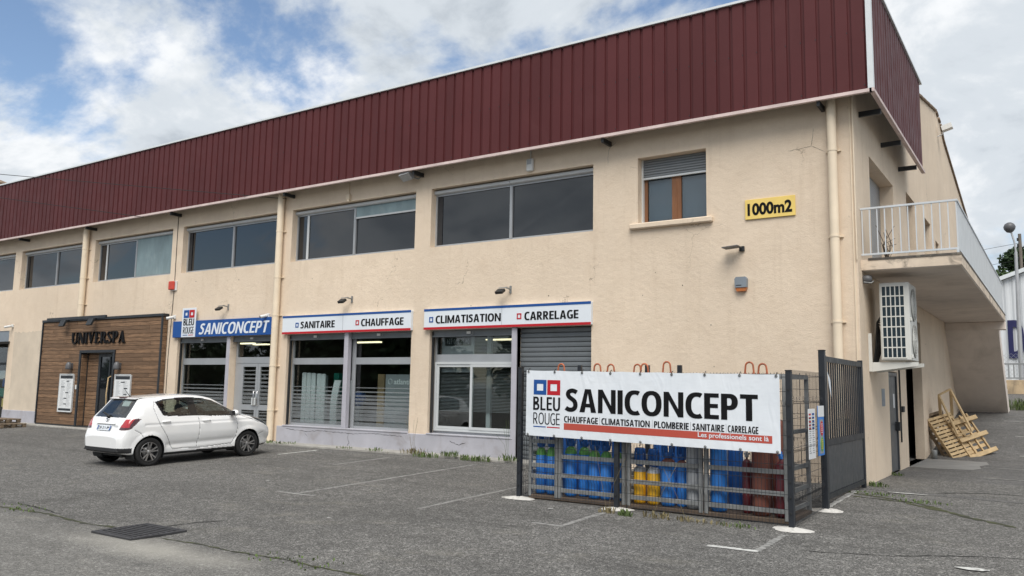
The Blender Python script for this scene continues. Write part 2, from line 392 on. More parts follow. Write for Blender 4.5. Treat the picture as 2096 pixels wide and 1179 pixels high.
def tag(o, label=None, cat=None, group=None, kind=None):
    for k, v in (('label', label), ('category', cat), ('group', group), ('kind', kind)):
        if v: o[k] = v
    return o
def root_of(o):
    while o.parent: o = o.parent
    return o
def setm(me, mat):
    for q in (mat if isinstance(mat, (list, tuple)) else [mat]): me.materials.append(MATS[q])
def obj(name, mb, mat, parent=None, local=False, label=None, cat=None, group=None, kind=None):
    """link a mesh object; mb is in world coordinates unless local (then in the root's frame)"""
    if parent is not None:
        off = (0, 0, 0) if local else BASE.get(root_of(parent).name, (0, 0, 0))
    else:
        if local: off = (0, 0, 0)
        else:
            a = np.array(mb.v); off = ((a[:, 0].min()+a[:, 0].max())/2, (a[:, 1].min()+a[:, 1].max())/2, a[:, 2].min())
    me = mb.mesh(name, off); setm(me, mat)
    o = bpy.data.objects.new(name, me); COL.objects.link(o)
    if parent is not None: o.parent = parent
    else: o.location = off; BASE[o.name] = off
    return tag(o, label, cat, group, kind)
def thing(name, loc, label, cat, group=None, rz=0):
    o = bpy.data.objects.new(name, None); COL.objects.link(o); o.location = loc; o.rotation_euler = (0, 0, rz); o.empty_display_size = .2
    BASE[o.name] = tuple(loc); return tag(o, label, cat, group)
def inst(name, me, parent, loc, rot=(0, 0, 0), scale=(1, 1, 1)):
    o = bpy.data.objects.new(name, me); COL.objects.link(o); o.parent = parent; o.location = loc; o.rotation_euler = rot; o.scale = scale; return o
def rel(parent, p):
    b = BASE[root_of(parent).name]; return (p[0]-b[0], p[1]-b[1], p[2]-b[2])
def copy_tree(o, parent=None):
    c = o.copy(); COL.objects.link(c); c.parent = parent
    for ch in list(o.children): copy_tree(ch, c)
    return c

def text_mb(s, x0, x1, z0, z1, y, depth=.006, bold=.02, shear=0., face=-1, fn=None, mirror=False):
    """lettering as a thin mesh in a wall plane; face -1: seen from -y"""
    cu = bpy.data.curves.new('t', 'FONT'); cu.body = s; cu.size = 1; cu.offset = bold; cu.shear = shear; cu.resolution_u = 4; cu.extrude = .5
    to = bpy.data.objects.new('t', cu); COL.objects.link(to)
    dg = bpy.context.evaluated_depsgraph_get(); dg.update()
    me = bpy.data.meshes.new_from_object(to.evaluated_get(dg))
    a = np.empty(len(me.vertices)*3); me.vertices.foreach_get('co', a); a = a.reshape(-1, 3)
    mn, mx = a.min(0), a.max(0)
    u = (a[:, 0]-mn[0])/(mx[0]-mn[0]); w = (a[:, 1]-mn[1])/(mx[1]-mn[1]); k = (a[:, 2]-mn[2])/(mx[2]-mn[2])
    if mirror: u = 1-u
    X = x0+u*(x1-x0); Z = z0+w*(z1-z0); Y = y-k*depth
    if fn is not None: Y = Y+np.array([fn(p, q) for p, q in zip(X, Z)])
    mb = MB(); mb.add(list(zip(X, Y, Z)), [tuple(p.vertices) for p in me.polygons])
    bpy.data.objects.remove(to); bpy.data.curves.remove(cu); bpy.data.meshes.remove(me)
    return mb

def sans_letters(W, H):
    def band(pts, th, closed=False):
        pts = [Vector((*p, 0)) for p in pts]; n = len(pts); L_ = []; R_ = []
        for i, p in enumerate(pts):
            a = pts[i-1] if (i > 0 or closed) else p; c = pts[(i+1) % n] if (i < n-1 or closed) else p; d = (c-a).normalized(); nr = Vector((-d.y, d.x, 0)); f = 1.
            if i > 0 and i < n-1: d1 = (p-a).normalized(); nr1 = Vector((-d1.y, d1.x, 0)); f = 1/max(.6, nr.dot(nr1))
            k = th(i/(n-1), d) if callable(th) else th; L_.append(p+nr*k*f/2); R_.append(p-nr*k*f/2)
        m_ = n if closed else n-1
        return [[tuple(q[:2]) for q in (R_[i], R_[(i+1) % n], L_[(i+1) % n], L_[i])] for i in range(m_)]
    def thick(f, d): return W*abs(d.y)+H*(1-abs(d.y))
    def ell(cx, cz, rx, rz, a0, a1, n=22, e=2.35):
        out = []
        for i in range(n+1):
            a = R(a0+(a1-a0)*i/n); c_, s_ = math.cos(a), math.sin(a); out.append((cx+rx*math.copysign(abs(c_)**(2/e), c_), cz+rz*math.copysign(abs(s_)**(2/e), s_)))
        return out
    def rect(x0, x1, z0, z1): return [(x0, z0), (x1, z0), (x1, z1), (x0, z1)]
    def spl(P, n=6):
        out = []
        for i in range(len(P)-1):
            p0, p1, p2, p3 = P[max(i-1, 0)], P[i], P[i+1], P[min(i+2, len(P)-1)]
            for k in range(n):
                t_ = k/n; out.append(tuple(.5*(2*p1[a]+(p2[a]-p0[a])*t_+(2*p0[a]-5*p1[a]+4*p2[a]-p3[a])*t_**2+(3*p1[a]-p0[a]-3*p2[a]+p3[a])*t_**3) for a in (0, 1)))
        return out+[P[-1]]
    L = {' ': (.22, []), 'I': (W, [rect(0, W, 0, 1)]), 'L': (.50, [rect(0, W, 0, 1), rect(W, .50, 0, H)]), 'T': (.58, [rect(.29-W/2, .29+W/2, 0, 1-H), rect(0, .58, 1-H, 1)]),
         'E': (.50, [rect(0, W, 0, 1), rect(W, .50, 0, H), rect(W, .47, .5-H*.42, .5+H*.55), rect(W, .50, 1-H, 1)]), 'F': (.49, [rect(0, W, 0, 1), rect(W, .46, .46-H*.4, .46+H*.6), rect(W, .49, 1-H, 1)]),
         'H': (.68, [rect(0, W, 0, 1), rect(.68-W, .68, 0, 1), rect(W, .68-W, .5-H*.45, .5+H*.55)]), 'N': (.72, [rect(0, W*.92, 0, 1), rect(.72-W*.92, .72, 0, 1), [(W*.92, 1), (W*.92, 1-W*1.6), (.72-W*.92, 0), (.72-W*.92, W*1.6)]]),
         'M': (.88, [rect(0, W*.9, 0, 1), rect(.88-W*.9, .88, 0, 1), [(W*.9, 1), (W*.9, 1-W*2.2), (.44-W*.40, 0), (.44, 0), (.44, W*1.3)], [(.88-W*.9, 1), (.44, W*1.3), (.44, 0), (.44+W*.40, 0), (.88-W*.9, 1-W*2.2)]]),
         'A': (.70, [[(0, 0), (W*1.06, 0), (.35, .82), (.35, 1), (.35-W*.60, 1)], [(.70, 0), (.35+W*.60, 1), (.35, 1), (.35, .82), (.70-W*1.06, 0)], [(.16, .22), (.54, .22), (.50, .22+H*.95), (.20, .22+H*.95)]]),
         'U': (.66, [rect(0, W, .32, 1), rect(.66-W, .66, .32, 1)]+band(ell(.33, .33, .33-W/2, .345-H/2, 180, 360), thick)), 'O': (.76, band(ell(.38, .5, .38-W/2, .515-H/2, 0, 360)[:-1], thick, True)),
         'C': (.58, band(ell(.40, .5, .40-W/2, .515-H/2, 62, 298), thick)), 'G': (.66, band(ell(.40, .5, .40-W/2, .515-H/2, 58, 300), thick)+[rect(.66-W, .66, .05, .5), rect(.38, .66-W, .5-H, .5)]),
         'P': (.56, [rect(0, W, 0, 1)]+band([(W, 1-H/2), (.26, 1-H/2)]+ell(.27, .69, .29-W/2, .31-H/2, 88, -88)+[(.26, .38+H/2), (W, .38+H/2)], thick)),
         'R': (.62, [rect(0, W, 0, 1), [(.20, .42), (.36, .46), (.63, 0), (.63-W*1.15, 0)]]+band([(W, 1-H/2), (.26, 1-H/2)]+ell(.27, .70, .29-W/2, .30-H/2, 88, -88)+[(.26, .40+H/2), (W, .40+H/2)], thick)),
         'B': (.60, [rect(0, W, 0, 1)]+band([(W, 1-H/2)]+ell(.27, .755, .28-W/2, .245-H/2, 90, -90)+[(W, .51+H/2)], thick)+band([(W, .52-H/2+.01)]+ell(.28, .27, .32-W/2, .27-H/2, 90, -90)+[(W, H/2)], thick)),
         'D': (.68, [rect(0, W, 0, 1)]+band([(W, 1-H/2), (.26, 1-H/2)]+ell(.27, .5, .41-W/2, .5-H/2, 88, -88)+[(.26, H/2), (W, H/2)], thick)),
         'S': (.52, band(spl([(.475, .845), (.37, .90-.0), (.27, .915), (.14, .86), (.105, .745), (.16, .635), (.27, .555), (.375, .465), (.42, .34), (.405, .20), (.32, .105), (.20, .085), (.11, .10), (.015, .16)]), lambda f, d: (W*.5+H*.5)))}
    return L
def sans_text(s, x0, x1, z0, z1, y, depth=.006, W=.2, H=.165, gap=.085, shear=0.):
    L = sans_letters(W, H); tot = sum(L[c][0]+gap for c in s)-gap; sx = (x1-x0)/(tot+shear); mb = MB(); x = 0; k = 0
    for c in s:
        w, polys = L[c]
        for q in polys:
            pts = [(x0+(x+u+shear*v)*sx, z0+v*(z1-z0)) for u, v in q]; mb.prism(pts, y-depth-.00015*(k % 3), y, 'xz'); k += 1
        x += w+gap
    return mb

def panel_with_holes(mb, u0, u1, w0, w1, holes, P, depth_dir=None, depth=0., mi=0):
    """flat wall u x w with rectangular holes and reveals; P(u,w,d) maps to world, d=0 is the outer face"""
    us = sorted({u0, u1, *[h[0] for h in holes], *[h[1] for h in holes]}); ws = sorted({w0, w1, *[h[2] for h in holes], *[h[3] for h in holes]})
    us = [u for u in us if u0 <= u <= u1]; ws = [w for w in ws if w0 <= w <= w1]
    for i in range(len(us)-1):
        for j in range(len(ws)-1):
            cu, cw = (us[i]+us[i+1])/2, (ws[j]+ws[j+1])/2
            if any(h[0] < cu < h[1] and h[2] < cw < h[3] for h in holes): continue
            mb.add([P(us[i], ws[j], 0), P(us[i+1], ws[j], 0), P(us[i+1], ws[j+1], 0), P(us[i], ws[j+1], 0)], [(0, 1, 2, 3)], mi)
    for a, b, c, d in holes:
        e = depth if not isinstance(depth, dict) else depth.get((a, b), depth[0])
        mb.add([P(a, c, 0), P(a, d, 0), P(a, d, e), P(a, c, e)], [(0, 1, 2, 3)], mi); mb.add([P(b, c, 0), P(b, c, e), P(b, d, e), P(b, d, 0)], [(0, 1, 2, 3)], mi)
        mb.add([P(a, d, 0), P(b, d, 0), P(b, d, e), P(a, d, e)], [(0, 1, 2, 3)], mi); mb.add([P(a, c, 0), P(a, c, e), P(b, c, e), P(b, c, 0)], [(0, 1, 2, 3)], mi)
    return mb

# ------------------------------------------------------------------ ground
VY = -9.66
def gz(y):
    if y < VY: return .027*VY + .022*(VY-y) if y > -30 else .027*VY + .022*(VY+30)
    if y < 0: return .027*y
    if y < 8: return 0.
    if y < 16.5: return (y-8)*.128
    if y < 30: return 1.088+(y-16.5)*.0487
    return 1.745
mb = MB(); ys = [-400, -120, -30, -22, -16, -13, -11, -10.03, VY, -9.29, -8, -6, -4, -2, 0, 4, 8, 12, 16.5, 22, 30, 60, 150, 900]; xs = [-900, -200, -80, -45, -30, -20, -12, -10.26, -9.44, -6, -3, 0, 6, 20, 60, 200, 900]
vs = [(x, y, gz(y)) for y in ys for x in xs]; nx = len(xs)
mb.add(vs, [(j*nx+i, j*nx+i+1, (j+1)*nx+i+1, (j+1)*nx+i) for j in range(len(ys)-1) for i in range(nx-1) if not (-10.1 < ys[j] < -9.3 and abs(xs[i]+10.26) < .01)])
obj('ground', mb, 'asphalt', kind='structure')
def sheet(name, poly, mat, dz=.004, **k):
    """ground sheet that follows the slope; poly in (x, y)"""
    mb = MB(); n = len(poly)
    mb.add([(x, y, gz(y)+dz) for x, y in poly], [tuple(range(n))]); return obj(name, mb, mat, kind='structure', **k)
def strip_grid(name, x0, x1, y0, y1, mat, dz=.004, ny=10, edge=0.):
    mb = MB(); yy = [y0+(y1-y0)*i/ny for i in range(ny+1)]; v = []
    for y in yy: v += [(x0+edge*random.uniform(-1, 1), y, gz(y)+dz), (x1+edge*random.uniform(-1, 1), y, gz(y)+dz)]
    mb.add(v, [(2*i, 2*i+1, 2*i+3, 2*i+2) for i in range(ny)]); return obj(name, mb, mat, kind='structure')
# alley surface beside the side wall
mb = MB(); yy = [-.35, 4, 8, 12, 16.5, 22, 28]; v = []
for i, y in enumerate(yy): v += [(-3.02, y, gz(y)+.004), (14, y+(-2.2 if i == 0 else 0), gz(y+(-2.2 if i == 0 else 0))+.004)]
mb.add(v, [(2*i, 2*i+1, 2*i+3, 2*i+2) for i in range(len(yy)-1)]); obj('alley_pavement', mb, 'asphalt_alley', kind='structure')
sheet('concrete_apron', [(-3.0, 4.95), (-2.4, 4.9), (-1.75, 5.1), (-1.62, 5.6), (-1.70, 6.3), (-1.55, 7.0), (-1.66, 7.8), (-3.0, 8.0)], 'concrete_light', .008)
# concrete strip along the shopfronts
mb = MB(); x = -34.4
while x < -8.4:
    L = random.uniform(1.8, 2.6); x2 = min(x+L-.012, -8.4); y0 = -.55+random.uniform(-.02, .02)
    mb.cbox(x, x2, y0, -.0, -.06, .035+random.uniform(-.006, .006), .012); x += L
obj('pavement_strip', mb, 'concrete', kind='structure')
# parking lines
for lx, ya, yb, w, mt in ((-10.75, -6.27, -1.15, .09, 'paint_worn'), (-8.1, -6.27, -2.6, .08, 'paint_worn'), (-13.25, -3.0, -1.2, .10, 'paint_worn'), (-15.95, -2.2, -.95, .10, 'paint_white'), (-5.65, -6.27, -5.0, .09, 'paint_worn'), (-3.02, -6.32, -5.2, .09, 'paint_worn'), (-3.06, -2.9, -.6, .10, 'paint_white')):
    strip_grid('parking_line', lx-w/2, lx+w/2, ya, yb, mt, .004, 24, .012)
for xa, xb, y, mt in ((-11.2, -10.3, -6.3, 'paint_worn'), (-6.1, -5.6, -6.27, 'paint_worn'), (-3.6, -3.0, -6.33, 'paint_white')):
    mb = MB(); n = 10; v = []
    for i in range(n+1):
        x = xa+(xb-xa)*i/n; v += [(x, y-.045+random.uniform(-.01, .01), gz(y-.045)+.005), (x, y+.045+random.uniform(-.01, .01), gz(y+.045)+.005)]
    mb.add(v, [(2*i, 2*i+2, 2*i+3, 2*i+1) for i in range(n)]); obj('parking_line', mb, mt, kind='structure')
for y, xa, xb in ((3.2, -1.4, .6), (6.0, -1.6, .8), (8.9, -1.0, 1.4), (11.8, -1.2, 1.6), (14.6, -1.6, 1.6), (17.3, -1.2, 1.4)):
    strip_mb = MB(); strip_mb.add([(xa, y, gz(y)+.008), (xb, y, gz(y)+.008), (xb, y+.10, gz(y+.1)+.008), (xa, y+.10, gz(y+.1)+.008)], [(0, 1, 2, 3)])
    obj('parking_line', strip_mb, 'paint_worn', kind='structure')
for k, (px, py, rx, ry) in enumerate(((-.88, -5.92, .17, .09), (-12.4, -5.5, .06, .03), (-8.6, -7.6, .05, .02), (-6.45, -5.2, .05, .03), (-2.3, -.55, .35, .06))):
    mb = MB(); n = 14; mb.add([(px+rx*math.cos(a)*random.uniform(.7, 1.1), py+ry*math.sin(a)*random.uniform(.6, 1.1), gz(py)+.012) for a in [2*math.pi*i/n for i in range(n)]], [tuple(range(n))])
    obj('paint_patch', mb, 'paint_white', kind='structure')
# cracks: thin dug lines along the gully and in the lot
def crack(pts, w, mat, name='crack', dz=.004):
    mb = MB(); v = []
    P = [Vector((*p, 0)) for p in pts]; fine = []
    for a, b in zip(P[:-1], P[1:]):
        n = max(2, int((b-a).length/.09))
        for i in range(n): fine.append(a.lerp(b, i/n)+Vector((random.uniform(-.018, .018), random.uniform(-.018, .018), 0)))
    fine.append(P[-1])
    for i, p in enumerate(fine):
        d = (fine[min(i+1, len(fine)-1)]-fine[max(i-1, 0)]).normalized(); nrm = Vector((-d.y, d.x, 0)); ww = w*random.uniform(.25, 1.2)*(1 if 0 < i < len(fine)-1 else .1)
        for sg in (-1, 1): q = p+nrm*ww*sg; v.append((q.x, q.y, gz(q.y)+dz))
    mb.add(v, [(2*i, 2*i+1, 2*i+3, 2*i+2) for i in range(len(fine)-1)]); return obj(name, mb, mat, kind='structure')
crack([(-14.6, -9.62), (-13.4, -9.68), (-12.2, -9.60), (-11.0, -9.70), (-10.35, -9.62)], .035, 'moss')
crack([(-13.6, -9.35), (-12.8, -9.40), (-12.0, -9.52)], .02, 'crack_dark')
crack([(-9.35, -9.72), (-8.6, -9.66), (-8.0, -9.68), (-7.2, -9.63), (-6.2, -9.68), (-5.2, -9.62)], .028, 'moss')
crack([(-9.95, -9.22), (-9.85, -8.8), (-9.6, -8.45)], .02, 'crack_dark')
crack([(-3.2, -.9), (-2.6, -1.15), (-1.9, -1.6), (-1.2, -2.5), (-.6, -3.0)], .06, 'moss')
crack([(-3.0, -1.3), (-2.2, -1.5), (-1.6, -2.1)], .05, 'moss')
crack([(-1.9, -.2), (-1.2, .3), (-.4, .4), (.5, .9)], .03, 'crack_dark')
crack([(-.5, -4.9), (.2, -4.6), (1.0, -4.7)], .02, 'crack_dark')
crack([(-2.6, -6.0), (-1.7, -5.7), (-.9, -5.2), (0, -4.9)], .016, 'crack_dark')

# drain grate
g = thing('drain_grate', (-9.85, -9.66, gz(VY)), 'square cast iron drain grate sunk in the asphalt of the car park', 'drain grate')
gx0, gx1, gy0, gy1, gt = -10.28, -9.42, -10.05, -9.27, gz(VY)+.035
mb = MB()
for b in ((gx0, gx1, gy0, gy0+.045), (gx0, gx1, gy1-.045, gy1), (gx0, gx0+.045, gy0+.045, gy1-.045), (gx1-.045, gx1, gy0+.045, gy1-.045)): mb.cbox(*b, gt-.40, gt, .006)
obj('frame', mb, 'cast_iron', g)
mb = MB(); mb.box(gx0+.02, gx1-.02, gy0+.02, gy1-.02, gt-.5, gt-.35); obj('pit', mb, 'crack_dark', g)
bm_ = MB().cbox(-.385, .385, -.016, .016, -.05, 0, .004).mesh('bar'); setm(bm_, 'cast_iron')
for i in range(9): inst('bar', bm_, g, rel(g, ((gx0+gx1)/2, gy0+.085+i*(gy1-gy0-.17)/8, gt-.002)))
mb = MB()
for i in range(16):
    x = gx0+.2+i*.055; mb.cbox(x, x+random.uniform(.04, .09), gy0-.05-random.uniform(0, .05), gy0-.004, gt-.1, gt-.035+random.uniform(-.015, .012), .012)
obj('broken_rim', mb, 'concrete', g)

# ------------------------------------------------------------------ the building
SX, X0 = -3.016, -42.
BLD = thing('commercial_building', (-20, 0, 0), 'long cream two storey commercial building with a dark red metal parapet', 'building')
UP = [(-13.2, -8.53), (-18.39, -13.72), (-23.57, -18.92), (-28.75, -24.14), (-33.98, -29.29), (-39.2, -34.5)]
UZ = (5.145, 6.67)
holes = [(a, b, *UZ) for a, b in UP] + [(-7.44, -5.90, 5.175, 6.65)]
S3 = (-13.13, -8.56); S2 = (-18.36, -13.73); S1 = (-23.5, -18.93)
holes += [(S3[0], -10.58, .47, 3.04), (-10.50, S3[1], .0, 3.04), (S2[0], S2[1], .47, 3.05), (S1[0], -20.93, .47, 3.05), (-20.87, S1[1], .03, 3.05), (-28.78, -26.74, .03, 2.6), (-41, -34.46, .02, 3.54)]
mb = MB(); panel_with_holes(mb, X0, SX, -.3, 8.2, holes, lambda u, w, d: (u, d, w), depth=.34)
obj('front_wall', mb, 'render_cream', BLD)
SH = [(1.43, 4.3, 4.15, 6.42), (6.25, 7.75, 4.15, 6.70), (9.35, 10.85, 4.15, 6.66), (11.95, 12.8, 4.15, 6.36), (2.76, 3.86, .0, 2.12), (5.1, 7.75, .0, 3.5)]
mb = MB(); panel_with_holes(mb, 0, 28, -.3, 8.2, SH, lambda u, w, d: (SX-d, u, w), depth={0: .38, (5.1, 7.75): .22})
gable = [(0, 8.2), (28, 8.2), (28, 8.25), (15.4, 10.42), (14.6, 10.80), (13.5, 10.92), (10.18, 10.32), (.0, 8.45)]
mb.add([(SX, y, z) for y, z in gable], [tuple(range(len(gable)))])
obj('side_wall', mb, 'render_cream', BLD)
mb = MB(); n = len(gable)
mb.add([(X0, y, z) for y, z in gable] + [(SX, y, z) for y, z in gable], [(i, i+1, n+i+1, n+i) for i in range(2, n-1)])
mb.add([(X0, 28, -.3), (SX, 28, -.3), (SX, 28, 8.25), (X0, 28, 8.25)], [(0, 1, 2, 3)]); mb.add([(X0, 0, -.3), (X0, 28, -.3), (X0, 28, 8.25), (X0, 0, 8.25)], [(0, 1, 2, 3)])
obj('roof', mb, 'roof_tile', BLD)
tile = MB().cbox(-.12, .06, -.19, .19, -.02, .07, .02).mesh('coping_tile'); setm(tile, 'roof_tile')
for (ya, za), (yb, zb) in zip(gable[3:-1], gable[4:]):
    if ya < 8: continue
    L = math.hypot(yb-ya, zb-za); k = max(1, int(L/.4))
    for i in range(k):
        f = (i+.5)/k; inst('coping_tile', tile, BLD, rel(BLD, (SX, ya+(yb-ya)*f, za+(zb-za)*f)), (math.atan2(za-zb, ya-yb)+random.uniform(-.05, .05), 0, 0))
for i in range(32):
    f = (i+.5)/32; ya, za, yb, zb = 28, 8.25, 15.4, 10.42
    inst('coping_tile', tile, BLD, rel(BLD, (SX, ya+(yb-ya)*f, za+(zb-za)*f)), (math.atan2(za-zb, ya-yb)+random.uniform(-.05, .05), 0, 0))
# plinths
for a, b in ((-18.60, -10.60), (-34.44, -31.56), (-24.0, -20.95)): obj('plinth', MB().cbox(a, b, -.035, .0, -.1, .47, .012), 'plinth_paint', BLD)
for a, b in ((S3[0], -10.58), S2): obj('window_ledge', MB().cbox(a, b, -.05, .22, .465, .50, .008), 'plinth_paint', BLD)

M('wall_patch_render', (.60, .51, .40), .95, .10, 1.5, .6, 60)
mb = MB(); n = 26; top_ = [(-34.05+2.12*i/n, 3.46+random.uniform(-.03, .03)) for i in range(n+1)]
mb.add([(x, -.004, z) for x, z in top_]+[(-31.93, -.004, .46), (-34.0, -.004, .46)], [tuple(range(n+2, -1, -1))]); obj('wall_patch', mb, 'wall_patch_render', BLD)
def wall_crack(pts, y, w, name='wall_crack'):
    mb = MB(); v = []; fine = []
    for (a, b), (c, d) in zip(pts[:-1], pts[1:]):
        k = max(2, int(math.hypot(c-a, d-b)/.05)); fine += [(a+(c-a)*i/k+random.uniform(-.012, .012), b+(d-b)*i/k+random.uniform(-.012, .012)) for i in range(k)]
    fine.append(pts[-1])
    for i, (a, b) in enumerate(fine):
        p, q = fine[max(i-1, 0)], fine[min(i+1, len(fine)-1)]; L = math.hypot(q[0]-p[0], q[1]-p[1])+1e-6; nx_, nz_ = -(q[1]-p[1])/L, (q[0]-p[0])/L; ww = w*random.uniform(.3, 1.1)*(.15 if i in (0, len(fine)-1) else 1)
        v += [(a-nx_*ww, y, b-nz_*ww), (a+nx_*ww, y, b+nz_*ww)]
    mb.add(v, [(2*i, 2*i+1, 2*i+3, 2*i+2) for i in range(len(fine)-1)]); obj(name, mb, 'crack_dark', BLD)
wall_crack([(-3.74, 6.723), (-3.764, 6.503), (-3.795, 6.372), (-3.979, 6.341), (-4.24, 6.341)], -.003, .0032); wall_crack([(-3.795, 6.372), (-3.687, 6.317), (-3.528, 6.207)], -.003, .0035); wall_crack([(-7.953, 7.104), (-8.145, 6.966), (-8.169, 6.578)], -.003, .003)
wall_crack([(-18.2, .40), (-17.4, .36), (-16.8, .40), (-15.6, .37), (-14.9, .41), (-13.9, .38)], -.0375, .006); wall_crack([(-15.75, .40), (-15.8, .25), (-15.72, .12), (-15.85, .0)], -.0375, .006); wall_crack([(-17.5, .36), (-17.3, .22)], -.0375, .005); wall_crack([(-12.4, .34), (-12.1, .26), (-11.9, .33)], -.0375, .007)
mb = MB()
for i in range(16): x, z = random.uniform(-24, -3.6), random.uniform(3.6, 5.0) if i % 3 else random.uniform(.7, 3.4); x = x if z > 3.6 else random.uniform(-8.2, -3.7); r = random.uniform(.006, .012); mb.box(x-r, x+r, -.003, -.0005, z-r, z+r*random.uniform(.6, 1.6))
obj('wall_marks', mb, 'crack_dark', BLD, kind='stuff')
# cladding parapet, one sheet rib by rib
CE = .43; CX = SX+CE; CZ0, CZ1 = 7.16, 9.40; PT = .2804
def rib_sheet(L):
    # plan profile across one pitch (u along, d depth outward negative)
    prof = [(0, 0), (PT*.74, 0), (PT*.775, .034), (PT*.95, .034), (PT*.985, 0), (PT, 0)]
    mb = MB(); n = len(prof); v = [(u, d, 0) for u, d in prof]+[(u, d, L) for u, d in prof]
    mb.add(v, [(i, i+1, n+i+1, n+i) for i in range(n-1)]); return mb
cs = rib_sheet(CZ1-CZ0).mesh('cladding_sheet'); setm(cs, 'cladding_red')
nfront = int((CX-X0)/PT)
for i in range(nfront): inst('cladding_sheet', cs, BLD, rel(BLD, (CX-.045-(i+1)*PT, -CE+random.uniform(-.002, .002), CZ0)))
YE = 6.25; nside = int((YE+CE)/PT)
for i in range(nside): inst('cladding_sheet', cs, BLD, rel(BLD, (CX+random.uniform(-.002, .002), -CE+.04+i*PT, CZ0)), (0, 0, R(90)))
mb = MB(); mb.box(X0, CX-.05, -CE+.05, -CE+.07, CZ0, CZ1-.01); mb.box(CX-.07, CX-.05, -CE+.07, YE, CZ0, CZ1-.01); mb.box(X0, CX-.07, -CE+.07, -.05, CZ1-.07, CZ1-.05)
obj('cladding_back', mb, 'black_metal', BLD)
mb = MB()
x = CX-.012
while x > X0:                                        # bottom flashing in lengths
    x2 = max(X0, x-2.98); mb.box(x2+.004, x, -CE-.03, -CE+.05, CZ0-.058, CZ0+.004); x -= 2.98
obj('bottom_flashing', mb, 'trim_pinkwhite', BLD)
mb = MB(); y = -CE-.03
while y < YE: mb.box(CX-.05, CX+.03, y, min(YE, y+2.98)-.004, CZ0-.058, CZ0+.004); y += 2.98
obj('bottom_flashing', mb, 'trim_pinkwhite', BLD)
mb = MB(); mb.box(X0, CX+.04, -CE-.04, -CE+.12, CZ1-.004, CZ1+.045); mb.box(CX-.12, CX+.04, -CE+.12, YE+.02, CZ1-.002, CZ1+.043); obj('top_capping', mb, 'trim_white', BLD)
mb = MB(); mb.box(CX-.075, CX+.022, -CE-.022, -CE+.03, CZ0+.01, CZ1-.01); mb.box(CX-.03, CX+.0225, -CE+.03, -CE+.09, CZ0+.01, CZ1-.01); obj('corner_flashing', mb, 'trim_white', BLD)
br = MB().bar((0, -.40, .0), (0, .0, .0), .06, .10).mesh('bracket'); setm(br, 'black_metal')
for x in (-3.55, -8.1, -13.5, -18.35, -23.75, -28.75, -33.5): inst('bracket', br, BLD, rel(BLD, (x, 0, 7.06)))
for y in (.55, 2.9, 5.2): inst('bracket', br, BLD, rel(BLD, (SX, y, 7.02)), (0, 0, R(90)))
# screws on the sheets
mb = MB()
for i in range(nfront):
    x = CX-.045-(i+1)*PT+PT*.70
    for z in ((8.3,) if i % 2 else (8.3, 7.25)): mb.box(x-.010, x+.010, -CE-.006, -CE+.004, z-.010, z+.010)
obj('screws', mb, 'black_metal', BLD, kind='stuff')

# upper windows
WD = .19
def frame_rect(mb, x0, x1, z0, z1, w, y0, y1, wb=None):
    wb = wb or w; mb.box(x0, x1, y0, y1, z0, z0+wb); mb.box(x0, x1, y0, y1, z1-w, z1); mb.box(x0, x0+w, y0, y1, z0+wb, z1-w); mb.box(x1-w, x1, y0, y1, z0+wb, z1-w)
for k, (a, b) in enumerate(UP):
    mid = (a+b)/2; mb = MB(); frame_rect(mb, a, b, UZ[0], UZ[1]-.13, .05, WD, WD+.06, .075)
    mb.box(mid-.035, mid+.035, WD-.012, WD+.05, UZ[0]+.075, UZ[1]-.18)
    mb.box(mid-.006, mid+.006, WD-.020, WD-.012, UZ[0]+.02, UZ[1]-.14)
    w = obj('window', mb, 'aluminium', BLD)
    for p0, p1 in ((a+.05, mid-.035), (mid+.035, b-.05)):
        e = [random.uniform(-.006, .006) for _ in range(4)]; y_ = WD+.036
        obj('pane', MB().add([(p0, y_+e[0], UZ[0]+.075), (p1, y_+e[1], UZ[0]+.075), (p1, y_+e[2], UZ[1]-.18), (p0, y_+e[3], UZ[1]-.18)], [(0, 1, 2), (0, 2, 3)]), 'glass_dark', w)
    for p0, p1 in ((a+.005, mid-.008), (mid+.008, b-.005)):
        mb = MB(); pr = [(WD+.05, UZ[1]-.135), (WD-.045, UZ[1]-.135), (WD-.075, UZ[1]-.115), (WD-.085, UZ[1]-.085), (WD-.075, UZ[1]-.05), (WD-.04, UZ[1]-.03), (WD+.05, UZ[1]-.03)]
        mb.prism(pr, p0, p1, 'yz'); obj('blind_box', mb, 'blind_box', w)
    if k in (1, 3):
        obj('sash_stile', MB().box(a+.42, a+.50, WD+.008, WD+.03, UZ[0]+.075, UZ[1]-.18), 'aluminium_pale', w)
        z0 = UZ[1]-.42 if k == 1 else UZ[0]+.08
        obj('shade', MB().box(mid+.045, b-.055, WD-.004, WD+.006, z0, UZ[1]-.135), 'shade_cloth', w)
        if k == 1: obj('shade_bar', MB().box(mid+.04, b-.05, WD-.010, WD+.012, z0-.045, z0), 'blind_box', w)
    else:
        obj('curtain_edge', MB().box(a+.055, a+.05+.16, WD+.020, WD+.028, UZ[0]+.08, UZ[1]-.19), 'car_inner', w)
# room behind the upper windows so nothing shows through
mb = MB(); mb.box(X0, SX-.45, .45, .5, 4.2, 7.5); obj('inner_wall', mb, 'interior_dark', BLD)
